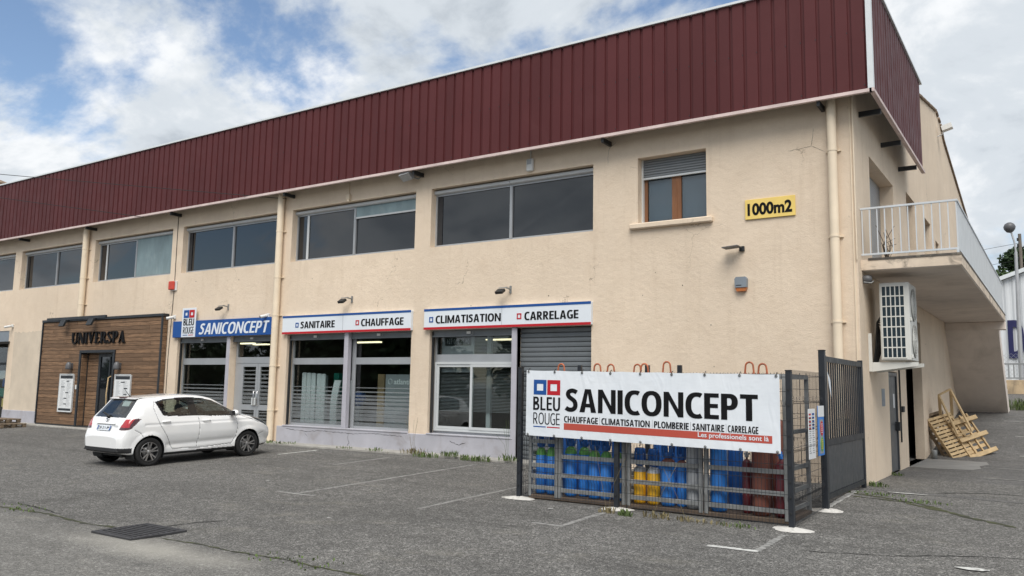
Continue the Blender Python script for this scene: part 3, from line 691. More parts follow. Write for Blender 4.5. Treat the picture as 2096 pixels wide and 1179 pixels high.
# small wooden window
wa, wb_, wz0, wz1 = -7.44, -5.90, 5.175, 6.65; mb = MB(); yw = .27
frame_rect(mb, wa+.04, wb_, wz0+.02, wz1-.0, .07, yw, yw+.06); mb.box(-6.76, -6.55, yw-.012, yw+.05, wz0+.09, wz1-.07); mb.box(-6.665, -6.645, yw-.022, yw-.012, wz0+.05, wz1-.1)
w = obj('window', mb, 'wood_frame', BLD)
for p0, p1 in ((wa+.11, -6.76), (-6.55, wb_-.07)):
    p = obj('pane', MB().box(p0, p1, yw+.02, yw+.03, wz0+.09, wz1-.07), 'glass_tinted', w)
mb = MB()
for i in range(52): z = wz0+.1+i*.021; mb.box(wa+.12, wb_-.08, yw+.045, yw+.060, z, z+.014)
obj('venetian_blind', mb, 'aluminium_pale', w, kind='stuff')
mb = MB()
for i in range(7):
    z = wz1-.40+i*.057; mb.prism([(yw-.045, z), (yw-.058, z+.014), (yw-.058, z+.040), (yw-.045, z+.052), (yw-.03, z+.052), (yw-.03, z)], wa+.03, wb_-.01, 'yz')
obj('roller_blind', mb, 'roller_grey', w)
obj('blind_bar', MB().cbox(wa+.03, wb_-.01, yw-.065, yw-.025, wz1-.45, wz1-.405, .006), 'aluminium_pale', w)
obj('guide_rail', MB().box(wa+.0, wa+.04, yw-.07, yw+.02, wz0+.02, wz1), 'aluminium_pale', w)
obj('sill', MB().cbox(-7.61, -5.76, -.10, .3, wz0-.10, wz0+.02, .02), 'render_cream', w)

# shopfront glazing
FY = .22
def pane(x0, x1, z0, z1, parent, mat='glass_clear', y=FY+.02): return obj('pane', MB().box(x0, x1, y, y+.008, z0, z1), mat, parent)
STR = [(1.575, .022), (1.465, .036), (1.355, .045), (1.265, .055), (1.165, .068), (1.055, .075), (.95, .085), (.85, .080), (.75, .100), (.585, .15)]
def stripes(x0, x1, parent, zs=STR, y=FY+.012):
    for z, h in zs: obj('frosted_stripe', MB().box(x0, x1, y, y+.003, z-h/2, z+h/2), 'frost', parent)
def roll_head(x0, x1, zt, parent):
    mb = MB(); mb.box(x0, x1, .10, .17, zt-.17, zt); mb.box(x0, x1, .085, .10, zt-.17, zt-.13); o = obj('shutter_head', mb, 'shutter_grey', parent)
    xm = (x0+x1)/2; obj('lock', MB().cbox(xm-.16, xm-.04, .075, .0995, zt-.11, zt-.045, .006), 'white_plastic', o); obj('lock_eye', MB().tube([(xm+.03, .07, zt-.06), (xm+.06, .06, zt-.12), (xm, .07, zt-.125)], .008, 6), 'galvanised', o)
def guides(x, parent, s):
    obj('shutter_guide', MB().box(x if s > 0 else x-.05, x+.05 if s > 0 else x, .09, .15, .50, 3.0), 'black_metal', parent)
# S2
mb = MB(); a, b = S2; m0, m1 = -16.08, -15.93
for x0, x1 in ((a, m0+.01), (m1-.06, b)):
    frame_rect(mb, x0, x1, .50, 3.05, .06, FY, FY+.06); mb.box(x0+.06, x1-.06, FY-.012, FY+.05, 2.20, 2.38)
w = obj('shop_window', mb, 'aluminium', BLD)
obj('post', MB().cbox(m0, m1, -.02, .12, .50, 3.05, .008), 'post_lilac', w)
obj('mullion', MB().box(m1+.0, m1+.10, FY-.03, FY, .50, 3.0), 'aluminium', w)
for x0, x1 in ((a+.06, m0-.05), (m1, b-.06)): pane(x0, x1, .56, 2.20, w); pane(x0, x1, 2.38, 2.99, w); stripes(x0, x1, w)
roll_head(a+.005, m0, 3.05, w); roll_head(m1, b-.005, 3.05, w); guides(a, w, 1)
# S1 with the double door
mb = MB(); a, b = S1
frame_rect(mb, a, -20.98, .50, 3.05, .06, FY, FY+.06); mb.box(a+.06, -21.04, FY-.012, FY+.05, 2.20, 2.40)
frame_rect(mb, -20.85, b, .04, 3.05, .07, FY, FY+.06, .02); mb.box(-20.78, b-.07, FY-.012, FY+.05, 2.24, 2.42); mb.box(-20.78, -20.55, FY, FY+.05, .06, 2.24)
w = obj('shop_window', mb, 'aluminium', BLD)
obj('post', MB().cbox(-21.03, -20.88, -.02, .12, .05, 3.05, .008), 'post_lilac', w)
pane(a+.06, -21.04, .56, 2.20, w); pane(a+.06, -21.04, 2.40, 2.99, w); stripes(a+.06, -21.04, w); pane(-20.78, b-.07, 2.42, 2.98, w)
roll_head(a+.005, -21.03, 3.05, w); roll_head(-20.88, b-.005, 3.05, w); guides(a, w, 1)
for x0, x1, hx in ((-20.54, -19.78, -19.86), (-19.77, -19.0, -19.70)):
    mb = MB(); frame_rect(mb, x0, x1, .07, 2.23, .095, FY-.03, FY+.03); mb.box(x0+.095, x1-.095, FY-.03, FY+.03, .86, 1.02)
    d = obj('door', mb, 'aluminium', BLD)
    pane(x0+.095, x1-.095, 1.02, 2.135, d, y=FY-.004); pane(x0+.095, x1-.095, .165, .86, d, y=FY-.004)
    zz = [(2.02-.115*i, .03+.0075*i) for i in range(9)] + [(.80-.09*i, .03+.006*i) for i in range(7)]
    stripes(x0+.10, x1-.10, d, zz, FY-.014)
    obj('handle', MB().tube([(hx, FY-.035, 1.0), (hx, FY-.09, 1.02), (hx, FY-.09, 1.40), (hx, FY-.035, 1.42)], .014, 8), 'chrome', d)
obj('lock_case', MB().cbox(-19.97, -19.80, FY-.075, FY-.03, 1.0, 1.22, .01), 'aluminium_pale', d)
# S3 sliding window
mb = MB(); a, b = S3[0], -10.58
frame_rect(mb, a, b, .50, 3.04, .06, FY, FY+.06); mb.box(a+.06, b-.06, FY-.015, FY+.05, 2.25, 2.44)
w = obj('shop_window', mb, 'aluminium', BLD)
obj('post', MB().cbox(-10.64, -10.50, -.04, .14, .0, 3.04, .008), 'post_lilac', w)
mb = MB(); frame_rect(mb, a+.06, b-.06, .56, 2.25, .055, FY-.05, FY+.03); sl = obj('sliding_frame', mb, 'aluminium_pale', w)
mid = -11.93
mb = MB(); frame_rect(mb, a+.12, mid+.03, .62, 2.19, .06, FY-.03, FY); obj('sash', mb, 'aluminium_pale', w)
mb = MB(); frame_rect(mb, mid-.03, b-.12, .62, 2.19, .065, FY-.065, FY-.035); obj('sash', mb, 'aluminium_pale', w)
pane(a+.18, mid-.03, .68, 2.13, w, y=FY-.018); pane(mid+.035, b-.185, .685, 2.125, w, y=FY-.052); pane(a+.06, b-.06, 2.44, 2.98, w)
mb = MB()
for i in range(55): z = 1.05+i*.0345; mb.add([(a+.1, FY+.10, z), (b-.1, FY+.10, z), (b-.1, FY+.125, z+.011), (a+.1, FY+.125, z+.011)], [(0, 1, 2, 3)])
obj('venetian_blind', mb, 'aluminium', w, kind='stuff')
obj('inner_post', MB().box(-11.62, -11.50, FY+.15, FY+.22, .6, 3.0), 'aluminium_pale', w)
obj('notice_board', MB().box(-12.95, -11.95, FY+.07, FY+.08, 2.0, 2.97), 'print_grey', w)
obj('notice_band', MB().box(-12.85, -12.05, FY+.06, FY+.068, 2.66, 2.87), 'black_metal', w)
obj('notice_number', text_mb('04 75 000 924', -12.80, -12.10, 2.70, 2.83, FY+.059, .003, .01, mirror=True), 'print_grey', w)
roll_head(a+.005, -10.64, 3.04, w); guides(a, w, 1)
# closed roller shutter, slat by slat
rs = obj('roller_shutter', MB().box(-10.50, S3[1], .20, .22, .0, 3.04), 'black_metal', BLD)
Lw = (S3[1]-(-10.50))-.02
sl_ = MB(); ph = .112
sl_.prism([(.14, .004), (.128, .02), (.125, .056), (.128, .094), (.14, .108), (.155, .108), (.155, .004)], -Lw/2, Lw/2, 'yz'); slm = sl_.mesh('slat'); setm(slm, 'shutter_grey')
for i in range(27): inst('slat', slm, rs, rel(BLD, ((-10.50+S3[1])/2, random.uniform(-.002, .002), .0+i*ph)))
# left-hand shop, mostly outside the frame
mb = MB(); mb.box(-41, -34.46, .02, .12, 3.10, 3.54); obj('lintel_panel', mb, 'grey_plastic', BLD)
mb = MB(); frame_rect(mb, -41, -34.5, .05, 3.1, .07, .2, .26); [mb.box(x, x+.06, .2, .26, .12, 3.03) for x in (-39.0, -37.2, -35.9)]; mb.box(-41, -34.57, .19, .27, 2.2, 2.3)
w = obj('shop_window', mb, 'black_metal', BLD); pane(-40.9, -34.57, .12, 2.2, w, 'glass_clear', .22); pane(-40.9, -34.57, 2.3, 3.03, w, 'glass_clear', .22)
mb = MB(); mb.prism([(.0, 3.12), (.0, 3.02), (-.75, 2.98), (-.75, 3.04)], -41, -34.35, 'yz'); obj('canopy', mb, 'black_metal', BLD)
for i, (x, z, c) in enumerate(((-34.9, 1.5, 'sign_blue'), (-35.1, 1.1, 'teal'), (-34.85, .7, 'sign_yellow'), (-35.2, 1.8, 'poster_paper'))): obj('poster', MB().box(x-.25, x+.2, .235, .24, z-.15, z+.18), c, w)
# downpipes
def downpipe(x, z0, z1, r, collars, mat='pipe_cream', yo=None):
    yo = yo if yo is not None else -r-.03
    mb = MB(); mb.tube([(x, yo, z0), (x, yo, z1)], r, 16); o = obj('downpipe', mb, mat, BLD)
    for z in collars:
        mb = MB(); mb.tube([(x, yo, z-.02), (x, yo, z+.02)], r+.008, 16); mb.box(x-r-.05, x+r+.05, yo+r-.01, .0, z-.012, z+.012); obj('pipe_collar', mb, mat, o)
downpipe(-3.385, .0, 7.3, .085, (1.2, 2.95, 4.55, 6.2)); downpipe(-18.76, .0, 7.3, .098, (.9, 2.15, 3.6, 4.7, 6.05)); downpipe(-29.15, 3.80, 7.3, .105, (4.35, 5.3, 6.35))
mb = MB(); mb.box(SX-.07, SX-.05, -.02, 0, .4, 7.2); mb.tube([(SX-.01, -.025, 4.1), (SX-.01, -.025, 7.2)], .013, 6); obj('corner_conduit', mb, 'pipe_cream', BLD)
mb = MB(); mb.tube([(-23.86, -.012, 4.9), (-23.88, -.012, 7.1)], .010, 6); mb.tube([(-23.86, -.012, 4.6), (-23.95, -.012, 2.4), (-23.93, -.012, .5)], .010, 6); obj('wall_cable', mb, 'cable_black', BLD)
# side openings
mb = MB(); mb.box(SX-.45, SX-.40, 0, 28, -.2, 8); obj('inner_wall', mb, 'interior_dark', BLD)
sd_ = obj('roller_shutter', MB().box(SX-.34, SX-.32, 1.43, 4.3, 4.15, 6.42), 'shutter_grey', BLD)
sl_ = MB(); sl_.prism([(SX-.30, .0), (SX-.29, .012), (SX-.29, .042), (SX-.30, .052), (SX-.32, .052), (SX-.32, 0)], -1.43, 1.43, 'xz'); slm = sl_.mesh('slat'); setm(slm, 'aluminium')
for i in range(41): inst('slat', slm, sd_, rel(BLD, (0, 2.865, 4.17+i*.055)))
for a, b, z0, z1 in SH[1:4]:
    mb = MB(); X = SX-.36; mb.box(X, X+.05, a, a+.07, z0, z1); mb.box(X, X+.05, b-.07, b, z0, z1); mb.box(X, X+.05, a+.07, b-.07, z1-.07, z1); mb.box(X, X+.05, a+.07, b-.07, z0, z0+.1)
    w = obj('window', mb, 'wood_frame', BLD); obj('pane', MB().box(X+.01, X+.02, a+.07, b-.07, z0+.1, z1-.07), 'glass_dark', w)
mb = MB(); X = SX-.035; mb.box(X-.04, X, 2.78, 3.84, .02, 2.10); d = obj('door', mb, 'door_grey', BLD, label='scuffed dark grey metal door in the side wall')
mb = MB(); mb.box(X, X+.03, 2.78, 2.84, .02, 2.1); mb.box(X, X+.03, 3.78, 3.84, .02, 2.1); mb.box(X, X+.03, 2.84, 3.78, 2.03, 2.1); mb.box(X, X+.012, 2.84, 3.78, 1.0, 1.03); obj('door_frame', mb, 'anthracite_panel', d)
obj('handle', MB().cbox(X, X+.09, 3.60, 3.72, .86, 1.05, .01), 'black_metal', d); obj('sticker', MB().box(X, X+.004, 3.45, 3.60, 1.35, 1.65), 'poster_paper', d)
mb = MB(); mb.tube([(SX+.02, 4.02, .6), (SX+.02, 4.02, 2.2)], .018, 6); mb.cbox(SX, SX+.06, 4.15, 4.35, 1.25, 1.38, .01); obj('conduit', mb, 'plastic_black', BLD)
obj('paper_remains', MB().box(SX, SX+.004, 1.9, 2.25, 1.4, 1.75), 'grey_plastic', BLD)
# shop interior shell
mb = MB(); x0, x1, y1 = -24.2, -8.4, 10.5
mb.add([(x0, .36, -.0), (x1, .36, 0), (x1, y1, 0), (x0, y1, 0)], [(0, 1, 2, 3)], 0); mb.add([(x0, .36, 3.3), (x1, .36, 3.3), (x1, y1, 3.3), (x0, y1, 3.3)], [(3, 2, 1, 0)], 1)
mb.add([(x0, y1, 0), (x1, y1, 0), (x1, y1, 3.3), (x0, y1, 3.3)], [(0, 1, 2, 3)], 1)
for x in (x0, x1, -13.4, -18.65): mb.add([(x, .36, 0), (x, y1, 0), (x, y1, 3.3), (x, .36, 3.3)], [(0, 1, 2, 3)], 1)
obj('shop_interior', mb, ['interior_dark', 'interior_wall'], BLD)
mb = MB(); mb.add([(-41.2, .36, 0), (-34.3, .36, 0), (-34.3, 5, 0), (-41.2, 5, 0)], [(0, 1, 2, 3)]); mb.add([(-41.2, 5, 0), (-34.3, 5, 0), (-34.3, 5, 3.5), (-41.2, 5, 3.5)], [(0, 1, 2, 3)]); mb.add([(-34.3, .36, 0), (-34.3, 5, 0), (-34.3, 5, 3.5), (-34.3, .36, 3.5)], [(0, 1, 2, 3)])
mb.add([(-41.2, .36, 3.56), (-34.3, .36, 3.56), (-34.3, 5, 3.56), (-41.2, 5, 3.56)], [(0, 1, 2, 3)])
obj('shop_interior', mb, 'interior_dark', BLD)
for x, y, l in [(-19.68, 2.06, 0.5), (-21.98, 5.02, 0.55), (-17.23, 2.11, 0.5), (-19.58, 5.09, 0.5), (-22.05, 8.2, 0.5), (-12.34, 2.22, 0.6), (-21.9, 1.42, 0.35), (-21.92, 2.02, 0.35)]:
    obj('ceiling_light', MB().box(x-l, x+l, y-.07, y+.07, 2.90, 2.94), 'lamp_tube', BLD)

# balcony, beam and outer stair
bal = obj('balcony', MB().cbox(SX, -1.37, .32, 13.7, 3.925, 4.135, .015), ['soffit'], BLD)
mb = MB(); mb.box(SX, -1.362, .312, .3195, 3.94, 4.13); mb.box(-1.3695, -1.362, .3195, 13.7, 3.94, 4.13); obj('slab_edge', mb, 'slab_stained', bal)
mb = MB(); mb.box(SX+.12, -1.355, .300, 13.7, 4.118, 4.158); obj('slab_top', mb, 'slab_mossy', bal)
RX = -1.41; RZ = 5.13
mb = MB(); mb.box(SX, RX+.025, .34, .38, RZ-.035, RZ); mb.box(SX, RX+.025, .345, .375, 4.22, 4.255); mb.box(RX-.02, RX+.025, .38, 13.6, RZ-.035, RZ); mb.box(RX-.015, RX+.015, .38, 13.6, 4.22, 4.255); mb.box(RX-.02, RX+.02, .34, .375, 4.155, 4.22); obj('handrail', mb, 'railing_metal', bal)
bl = MB().box(-.009, .009, -.010, .010, 0, RZ-.035-4.255).mesh('baluster'); setm(bl, 'railing_metal')
for i in range(13): inst('baluster', bl, bal, rel(BLD, (SX+.03+i*(RX-SX-.03)/12, .36, 4.255)))
bl2 = MB().box(-.012, .012, -.035, .035, 0, RZ-.035-4.255).mesh('baluster'); setm(bl2, 'railing_metal')
for i in range(98): inst('baluster', bl2, bal, rel(BLD, (RX, .50+i*.134, 4.255)))
obj('beam', MB().cbox(SX, -1.35, 13.40, 13.72, 3.67, 3.922, .015), 'soffit', bal)
st = [(13.72, 3.93), (13.42, 3.665), (16.45, .98), (17.3, .98)]; n = 15
for i in range(n): y = 17.3-i*(17.3-13.72)/n; z = 1.16+(i)*(3.93-1.16)/n; st += [(y, z), (y-(17.3-13.72)/n, z)]
st = [(13.42, 3.665), (16.45, 1.05), (17.4, 1.05)] + [q for i in range(n) for q in ((17.4-i*.245, 1.05+(i+1)*.205), (17.4-(i+1)*.245, 1.05+(i+1)*.205))]
mb = MB(); mb.prism(st, SX, -1.55, 'yz'); obj('outer_stair', mb, 'soffit', BLD)
mb = MB(); 
for i in range(12): mb.tube([(SX+.35, 1.0+random.uniform(-.3, .4), 4.15), (SX+.35+random.uniform(-.08, .08), 1.0+random.uniform(-.4, .5), 4.45), (SX+.35+random.uniform(-.15, .15), 1.0+random.uniform(-.5, .6), 4.15+random.uniform(.35, .75))], .006, 4)
obj('dry_weed', mb, 'bark', label='leafless dry weed growing on the balcony slab', cat='weed')

# ------------------------------------------------------------------ signs on the facade
def ring(mb, x0, x1, z0, z1, w, y0, y1): frame_rect(mb, x0, x1, z0, z1, w, y0, y1)
def sign_board(x0, x1, label, words, rings):
    s = thing('shop_sign', ((x0+x1)/2, -.06, 3.05), label, 'sign')
    mb = MB(); mb.cbox(x0, x1, -.10, -.001, 3.05, 3.56, .006); obj('board', mb, 'sign_white', s)
    obj('blue_edge', MB().box(x0, x1, -.106, -.1005, 3.505, 3.563), 'sign_blue', s); obj('red_edge', MB().box(x0, x1, -.106, -.1005, 3.047, 3.105), 'sign_red', s)
    obj('joint', MB().box((x0+x1)/2-.004, (x0+x1)/2+.004, -.1025, -.1003, 3.106, 3.504), 'print_grey', s)
    for t, a, b in words: obj('lettering', sans_text(t, a, b, 3.195, 3.385, -.1005, .006), 'sign_black', s)
    for a, c in rings: mb = MB(); ring(mb, a, a+.125, 3.225, 3.36, .028, -.107, -.1005); obj('emblem_square', mb, c, s)
sign_board(-13.25, -8.52, 'white CLIMATISATION and CARRELAGE sign above the sliding shop window', (('CLIMATISATION', -12.87, -10.91), ('CARRELAGE', -10.25, -8.83)), ((-13.075, 'sign_blue'), (-10.46, 'sign_red')))
sign_board(-18.48, -13.68, 'white SANITAIRE and CHAUFFAGE sign above the radiator shop window', (('SANITAIRE', -17.72, -16.38), ('CHAUFFAGE', -15.40, -13.92)), ((-17.93, 'sign_blue'), (-15.60, 'sign_red')))
s = thing('shop_sign', (-21.3, -.06, 3.05), 'blue SANICONCEPT sign with white slanted letters above the glass double door', 'sign')
obj('board', MB().cbox(-23.66, -18.88, -.10, -.001, 3.05, 3.565, .006), 'sign_blue', s)
obj('lettering', sans_text('SANICONCEPT', -22.30, -19.03, 3.12, 3.465, -.1005, .008, .185, .15, .09, .2), 'sign_white', s)
s = thing('logo_sign', (-22.97, -.11, 3.05), 'white upright BLEU ROUGE logo plate over the end of the blue sign', 'sign')
obj('plate', MB().cbox(-23.16, -22.47, -.13, -.1008, 3.05, 3.97, .005), 'sign_white', s)
for a, c in ((-23.07, 'sign_blue'), (-22.79, 'sign_red')): mb = MB(); ring(mb, a, a+.26, 3.66, 3.905, .075, -.138, -.1305); obj('emblem_square', mb, c, s)
obj('lettering', sans_text('BLEU', -23.07, -22.53, 3.42, 3.63, -.1305, .006, .18, .14), 'sign_black', s); obj('lettering', sans_text('ROUGE', -23.07, -22.53, 3.165, 3.37, -.1305, .006, .13, .095, .11), 'sign_black', s)
obj('underline', MB().box(-23.07, -22.83, -.136, -.1305, 3.105, 3.125), 'sign_blue', s); obj('underline', MB().box(-22.78, -22.54, -.136, -.1305, 3.105, 3.125), 'sign_red', s)
s = thing('area_sign', (-4.6, -.02, 5.04), 'yellow metal 1000m2 sign beside the small wooden window', 'sign')
obj('board', MB().cbox(-5.09, -4.11, -.035, -.012, 5.045, 5.445, .004), 'sign_yellow', s); obj('standoff', MB().box(-4.9, -4.3, -.0118, -.001, 5.2, 5.3), 'black_metal', s)
obj('lettering', text_mb('1000m2', -5.04, -4.17, 5.115, 5.365, -.0355, .004, .038), 'sign_black', s)

# wall fittings
def wall_flood(x, z, label):
    f = thing('floodlight', (x, 0, z), label, 'floodlight', 'floodlights over the shop signs')
    obj('wall_plate', MB().cbox(x+.12, x+.17, -.03, 0, z-.10, z+.08, .004), 'galvanised', f)
    mb = MB(); mb.bar((x+.14, -.03, z), (x+.14, -.20, z+.02), .03); mb.bar((x+.14, -.20, z+.02), (x-.04, -.24, z+.01), .018); obj('arm', mb, 'galvanised', f)
    mb = MB(); mb.obox((x-.0, -.24, z-.07), (.10, 0, 0), (0, .065, .042), (0, -.018, .026)); h = obj('lamp_head', mb, 'black_metal', f)
    mb = MB(); mb.obox((x-.0, -.230, z-.10), (.085, 0, 0), (0, .052, .033), (0, -.002, .003)); obj('lamp_glass', mb, 'aluminium', h)
wall_flood(-21.2, 3.95, 'small black floodlight on an arm above the blue sign'); wall_flood(-16.0, 3.95, 'small black floodlight on an arm above the SANITAIRE sign'); wall_flood(-10.85, 3.95, 'small black floodlight on an arm above the CLIMATISATION sign')
f = thing('led_panel_lamp', (-5.3, 0, 4.47), 'flat grey wall lamp sticking out below the yellow sign', 'lamp')
obj('plate', MB().cbox(-5.22, -5.12, -.05, 0, 4.42, 4.52, .006), 'black_metal', f)
mb = MB(); mb.obox((-5.32, -.20, 4.485), (.16, 0, .010), (0, .13, 0), (0, 0, .009)); obj('panel', mb, 'lamp_head', f)
f = thing('alarm_siren', (-5.19, 0, 3.6), 'grey wall alarm siren with an amber lens on the right of the facade', 'alarm siren')
mb = MB(); mb.prism([(-5.30, 3.69), (-5.31, 3.86), (-5.28, 3.90), (-5.09, 3.90), (-5.065, 3.86), (-5.07, 3.69)], -.10, 0, 'xz'); obj('case', mb, 'grey_plastic', f)
mb = MB(); mb.prism([(-5.30, 3.688), (-5.07, 3.688), (-5.10, 3.615), (-5.27, 3.615)], -.085, 0, 'xz'); obj('lens', mb, 'amber_lens', f)
obj('grille', MB().box(-5.28, -5.17, -.104, -.1005, 3.725, 3.74), 'black_metal', f)
f = thing('fire_alarm_box', (-23.89, 0, 4.6), 'red alarm box on the wall seam over the blue sign', 'alarm box')
obj('back_box', MB().cbox(-24.0, -23.70, -.05, 0, 4.58, 4.90, .012), 'white_plastic', f); obj('cover', MB().cbox(-24.04, -23.76, -.12, -.0505, 4.61, 4.89, .02), 'red_box', f)
f = thing('motion_sensor', (-10.19, 0, 6.7), 'white motion sensor box above the rightmost wide upper window', 'sensor')
obj('case', MB().cbox(-10.28, -10.10, -.09, 0, 6.72, 7.02, .02), 'white_plastic', f); obj('lens', MB().cbox(-10.25, -10.13, -.10, -.0905, 6.88, 6.99, .004), 'cyl_grey', f); obj('conduit', MB().tube([(-10.19, -.02, 7.02), (-10.19, -.02, 7.3)], .012, 6), 'white_plastic', f)
f = thing('halogen_lamp', (-13.75, 0, 7.0), 'old grey halogen lamp just under the parapet edge', 'lamp')
mb = MB(); mb.obox((-13.80, -.30, 7.02), (.16, 0, .02), (0, .10, -.06), (0, .04, .05)); obj('lamp_head', mb, 'cyl_grey', f); mb = MB(); mb.tube([(-13.7, -.24, 7.0), (-13.55, -.12, 6.95), (-13.55, 0, 7.05)], .016, 6); obj('arm', mb, 'galvanised', f)
f = thing('wall_socket', (-16.13, 0, 6.7), 'small beige fitting hanging on a conduit between two upper windows', 'wall fitting')
obj('conduit', MB().tube([(-16.13, -.02, 6.86), (-16.13, -.02, 7.2)], .012, 6), 'pipe_cream', f); obj('box', MB().cbox(-16.19, -16.06, -.08, 0, 6.72, 6.87, .015), 'pipe_cream', f); obj('cap', MB().lathe([(0.001, 6.64), (.04, 6.65), (.05, 6.70), (.02, 6.719)], 10, (-16.11, -.05, 0)), 'pipe_cream', f)
def bullet_cam(x, y, z, label, dx=.12):
    f = thing('security_camera', (x, y, z), label, 'camera')
    obj('base', MB().cbox(x-.06, x+.06, y-.05, y, z-.06, z+.06, .01), 'white_plastic', f); obj('arm', MB().tube([(x, y-.05, z), (x-.02, y-.12, z-.03)], .02, 8), 'white_plastic', f)
    b = obj('body', MB().tube([(x+dx*.4, y-.10, z-.01), (x-dx, y-.26, z-.06)], .045, 12), 'white_plastic', f); obj('lens', MB().tube([(x-dx*1.01, y-.262, z-.0605), (x-dx*1.06, y-.27, z-.063)], .036, 12), 'black_metal', b)
bullet_cam(-34.2, 0, 3.72, 'white security camera at the corner of the leftmost shop'); bullet_cam(-23.72, 0, 3.72, 'white security camera beside the logo plate of the blue sign', .08); bullet_cam(-19.2, 0, 3.62, 'small white security camera at the right end of the blue sign', .06)
f = thing('side_floodlight', (SX, 13.8, 10.3), 'white floodlight high on the gable of the side wall', 'floodlight')
obj('arm', MB().tube([(SX, 13.8, 10.15), (SX+.14, 13.8, 10.2), (SX+.2, 13.8, 10.35)], .02, 6), 'white_plastic', f); mb = MB(); mb.obox((SX+.30, 13.75, 10.40), (.15, 0, .04), (0, .14, 0), (-.02, 0, .08)); obj('lamp_head', mb, 'white_plastic', f)
f = thing('round_lamp', (SX, .5, 3.7), 'small round bulkhead lamp under the balcony corner', 'lamp')
obj('body', MB().lathe([(.001, .16), (.06, .15), (.085, .09), (.08, .02), (.06, 0)], 14, (SX, .42, 3.78), 'x'), 'lamp_head', f); obj('cage', MB().tube([(SX+.02, .35, 3.72), (SX+.15, .38, 3.70), (SX+.18, .43, 3.74)], .012, 6), 'galvanised', f)

# ------------------------------------------------------------------ wooden shopfront
UF = -.20; ux0, ux1 = -31.53, -24.06
U = thing('wooden_shopfront', (-27.8, -.1, 0), 'wood plank shopfront with black UNIVERSPA letters and a black framed doorway', 'shopfront')
mb = MB(); mb.box(ux0, -28.80, UF+.05, -.002, .07, 3.74); mb.box(-26.72, ux1-.03, UF+.05, -.002, .07, 3.74); mb.box(-28.80, -26.72, UF+.05, -.002, 2.62, 3.74); obj('backing', mb, 'black_metal', U)
ph = .131; nrow = 28; z = .08
PLK = {}
def plank_mesh(L, h):
    k = (round(L, 2), round(h, 3))
    if k not in PLK: me = MB().cbox(-L/2, L/2, -.014, .014, 0, h-.009, .004).mesh('plank'); setm(me, 'plank_wood'); PLK[k] = me
    return PLK[k]
for r in range(nrow):
    z = .08+r*ph
    spans = [(ux0+.03, ux1-.09)] if z > 2.6 else [(ux0+.03, -28.86), (-26.66, ux1-.09)]
    for a, b in spans:
        x = a+random.choice((0, 0, -.9, -1.6, -.4))
        cuts = [a]
        while True:
            x += random.choice((1.6, 2.0, 2.4, 2.8))
            if x > b-.3: break
            if x > a+.3: cuts.append(x)
        cuts.append(b)
        for p, q in zip(cuts[:-1], cuts[1:]): inst('plank', plank_mesh(q-p-.006, ph), U, rel(U, ((p+q)/2, UF+.034+random.uniform(-.004, .004), z)))
pr = MB().cbox(-.014, .014, -.085, .075, 0, ph-.009, .004).mesh('plank'); setm(pr, 'plank_wood')
for r in range(nrow): inst('plank', pr, U, rel(U, (ux1-.012, -.098, .08+r*ph)))
mb = MB(); mb.cbox(ux0-.03, ux1+.03, UF-.03, -.001, 3.752, 3.84, .006); mb.box(ux0+.35, -27.3, UF-.06, UF-.0, 3.80, 3.90); mb.box(ux0-.025, ux0+.025, UF-.02, -.002, .07, 3.75); mb.cbox(ux1-.085, ux1-.0, UF-.01, UF+.045, .07, 3.75, .006); obj('black_edging', mb, 'anthracite', U)
mb = MB(); mb.cbox(-28.86, -28.76, UF-.02, .30, .07, 2.60, .006); mb.cbox(-26.76, -26.66, UF-.02, .30, .07, 2.60, .006); mb.cbox(-28.86, -26.66, UF-.02, .30, 2.602, 2.70, .006); obj('door_surround', mb, 'anthracite', U)
# shallow recessed entrance: wood reveal and panel left, glass door right
for r in range(20):
    zz = .08+r*ph
    if zz+ph > 2.62: break
    inst('plank', plank_mesh(.22, ph), U, rel(U, (-28.744, -.07, zz)), (0, 0, R(90))); inst('plank', plank_mesh(.70, ph), U, rel(U, (-28.37, .06, zz)))
mb = MB(); mb.box(-28.9, -26.6, .12, .16, .03, 2.7); obj('recess', mb, 'interior_dark', U)
obj('dark_joint', MB().box(-28.73, -28.70, .02, .075, .07, 2.6), 'black_metal', U)
mb = MB(); frame_rect(mb, -28.02, -26.78, .05, 2.6, .13, .03, .09); mb.box(-27.35, -27.29, .03, .09, .18, 2.47); d = obj('glass_door', mb, 'anthracite', U)
obj('pane', MB().box(-27.89, -27.35, .06, .07, .18, 2.47), 'glass_dark', d); obj('pane', MB().box(-27.29, -26.91, .06, .07, .18, 2.47), 'glass_dark', d)
obj('handle', MB().tube([(-27.20, .03, .55), (-27.22, -.05, .65), (-27.26, -.05, 1.2), (-27.20, -.05, 1.75), (-27.17, .03, 1.8)], .022, 8), 'pallet_wood', d); obj('notice', MB().box(-27.10, -26.96, .045, .055, 1.25, 1.55), 'poster_paper', d)
obj('lower_board', MB().cbox(ux0, ux1, UF+.0, -.001, .035, .075, .006), 'black_metal', U)
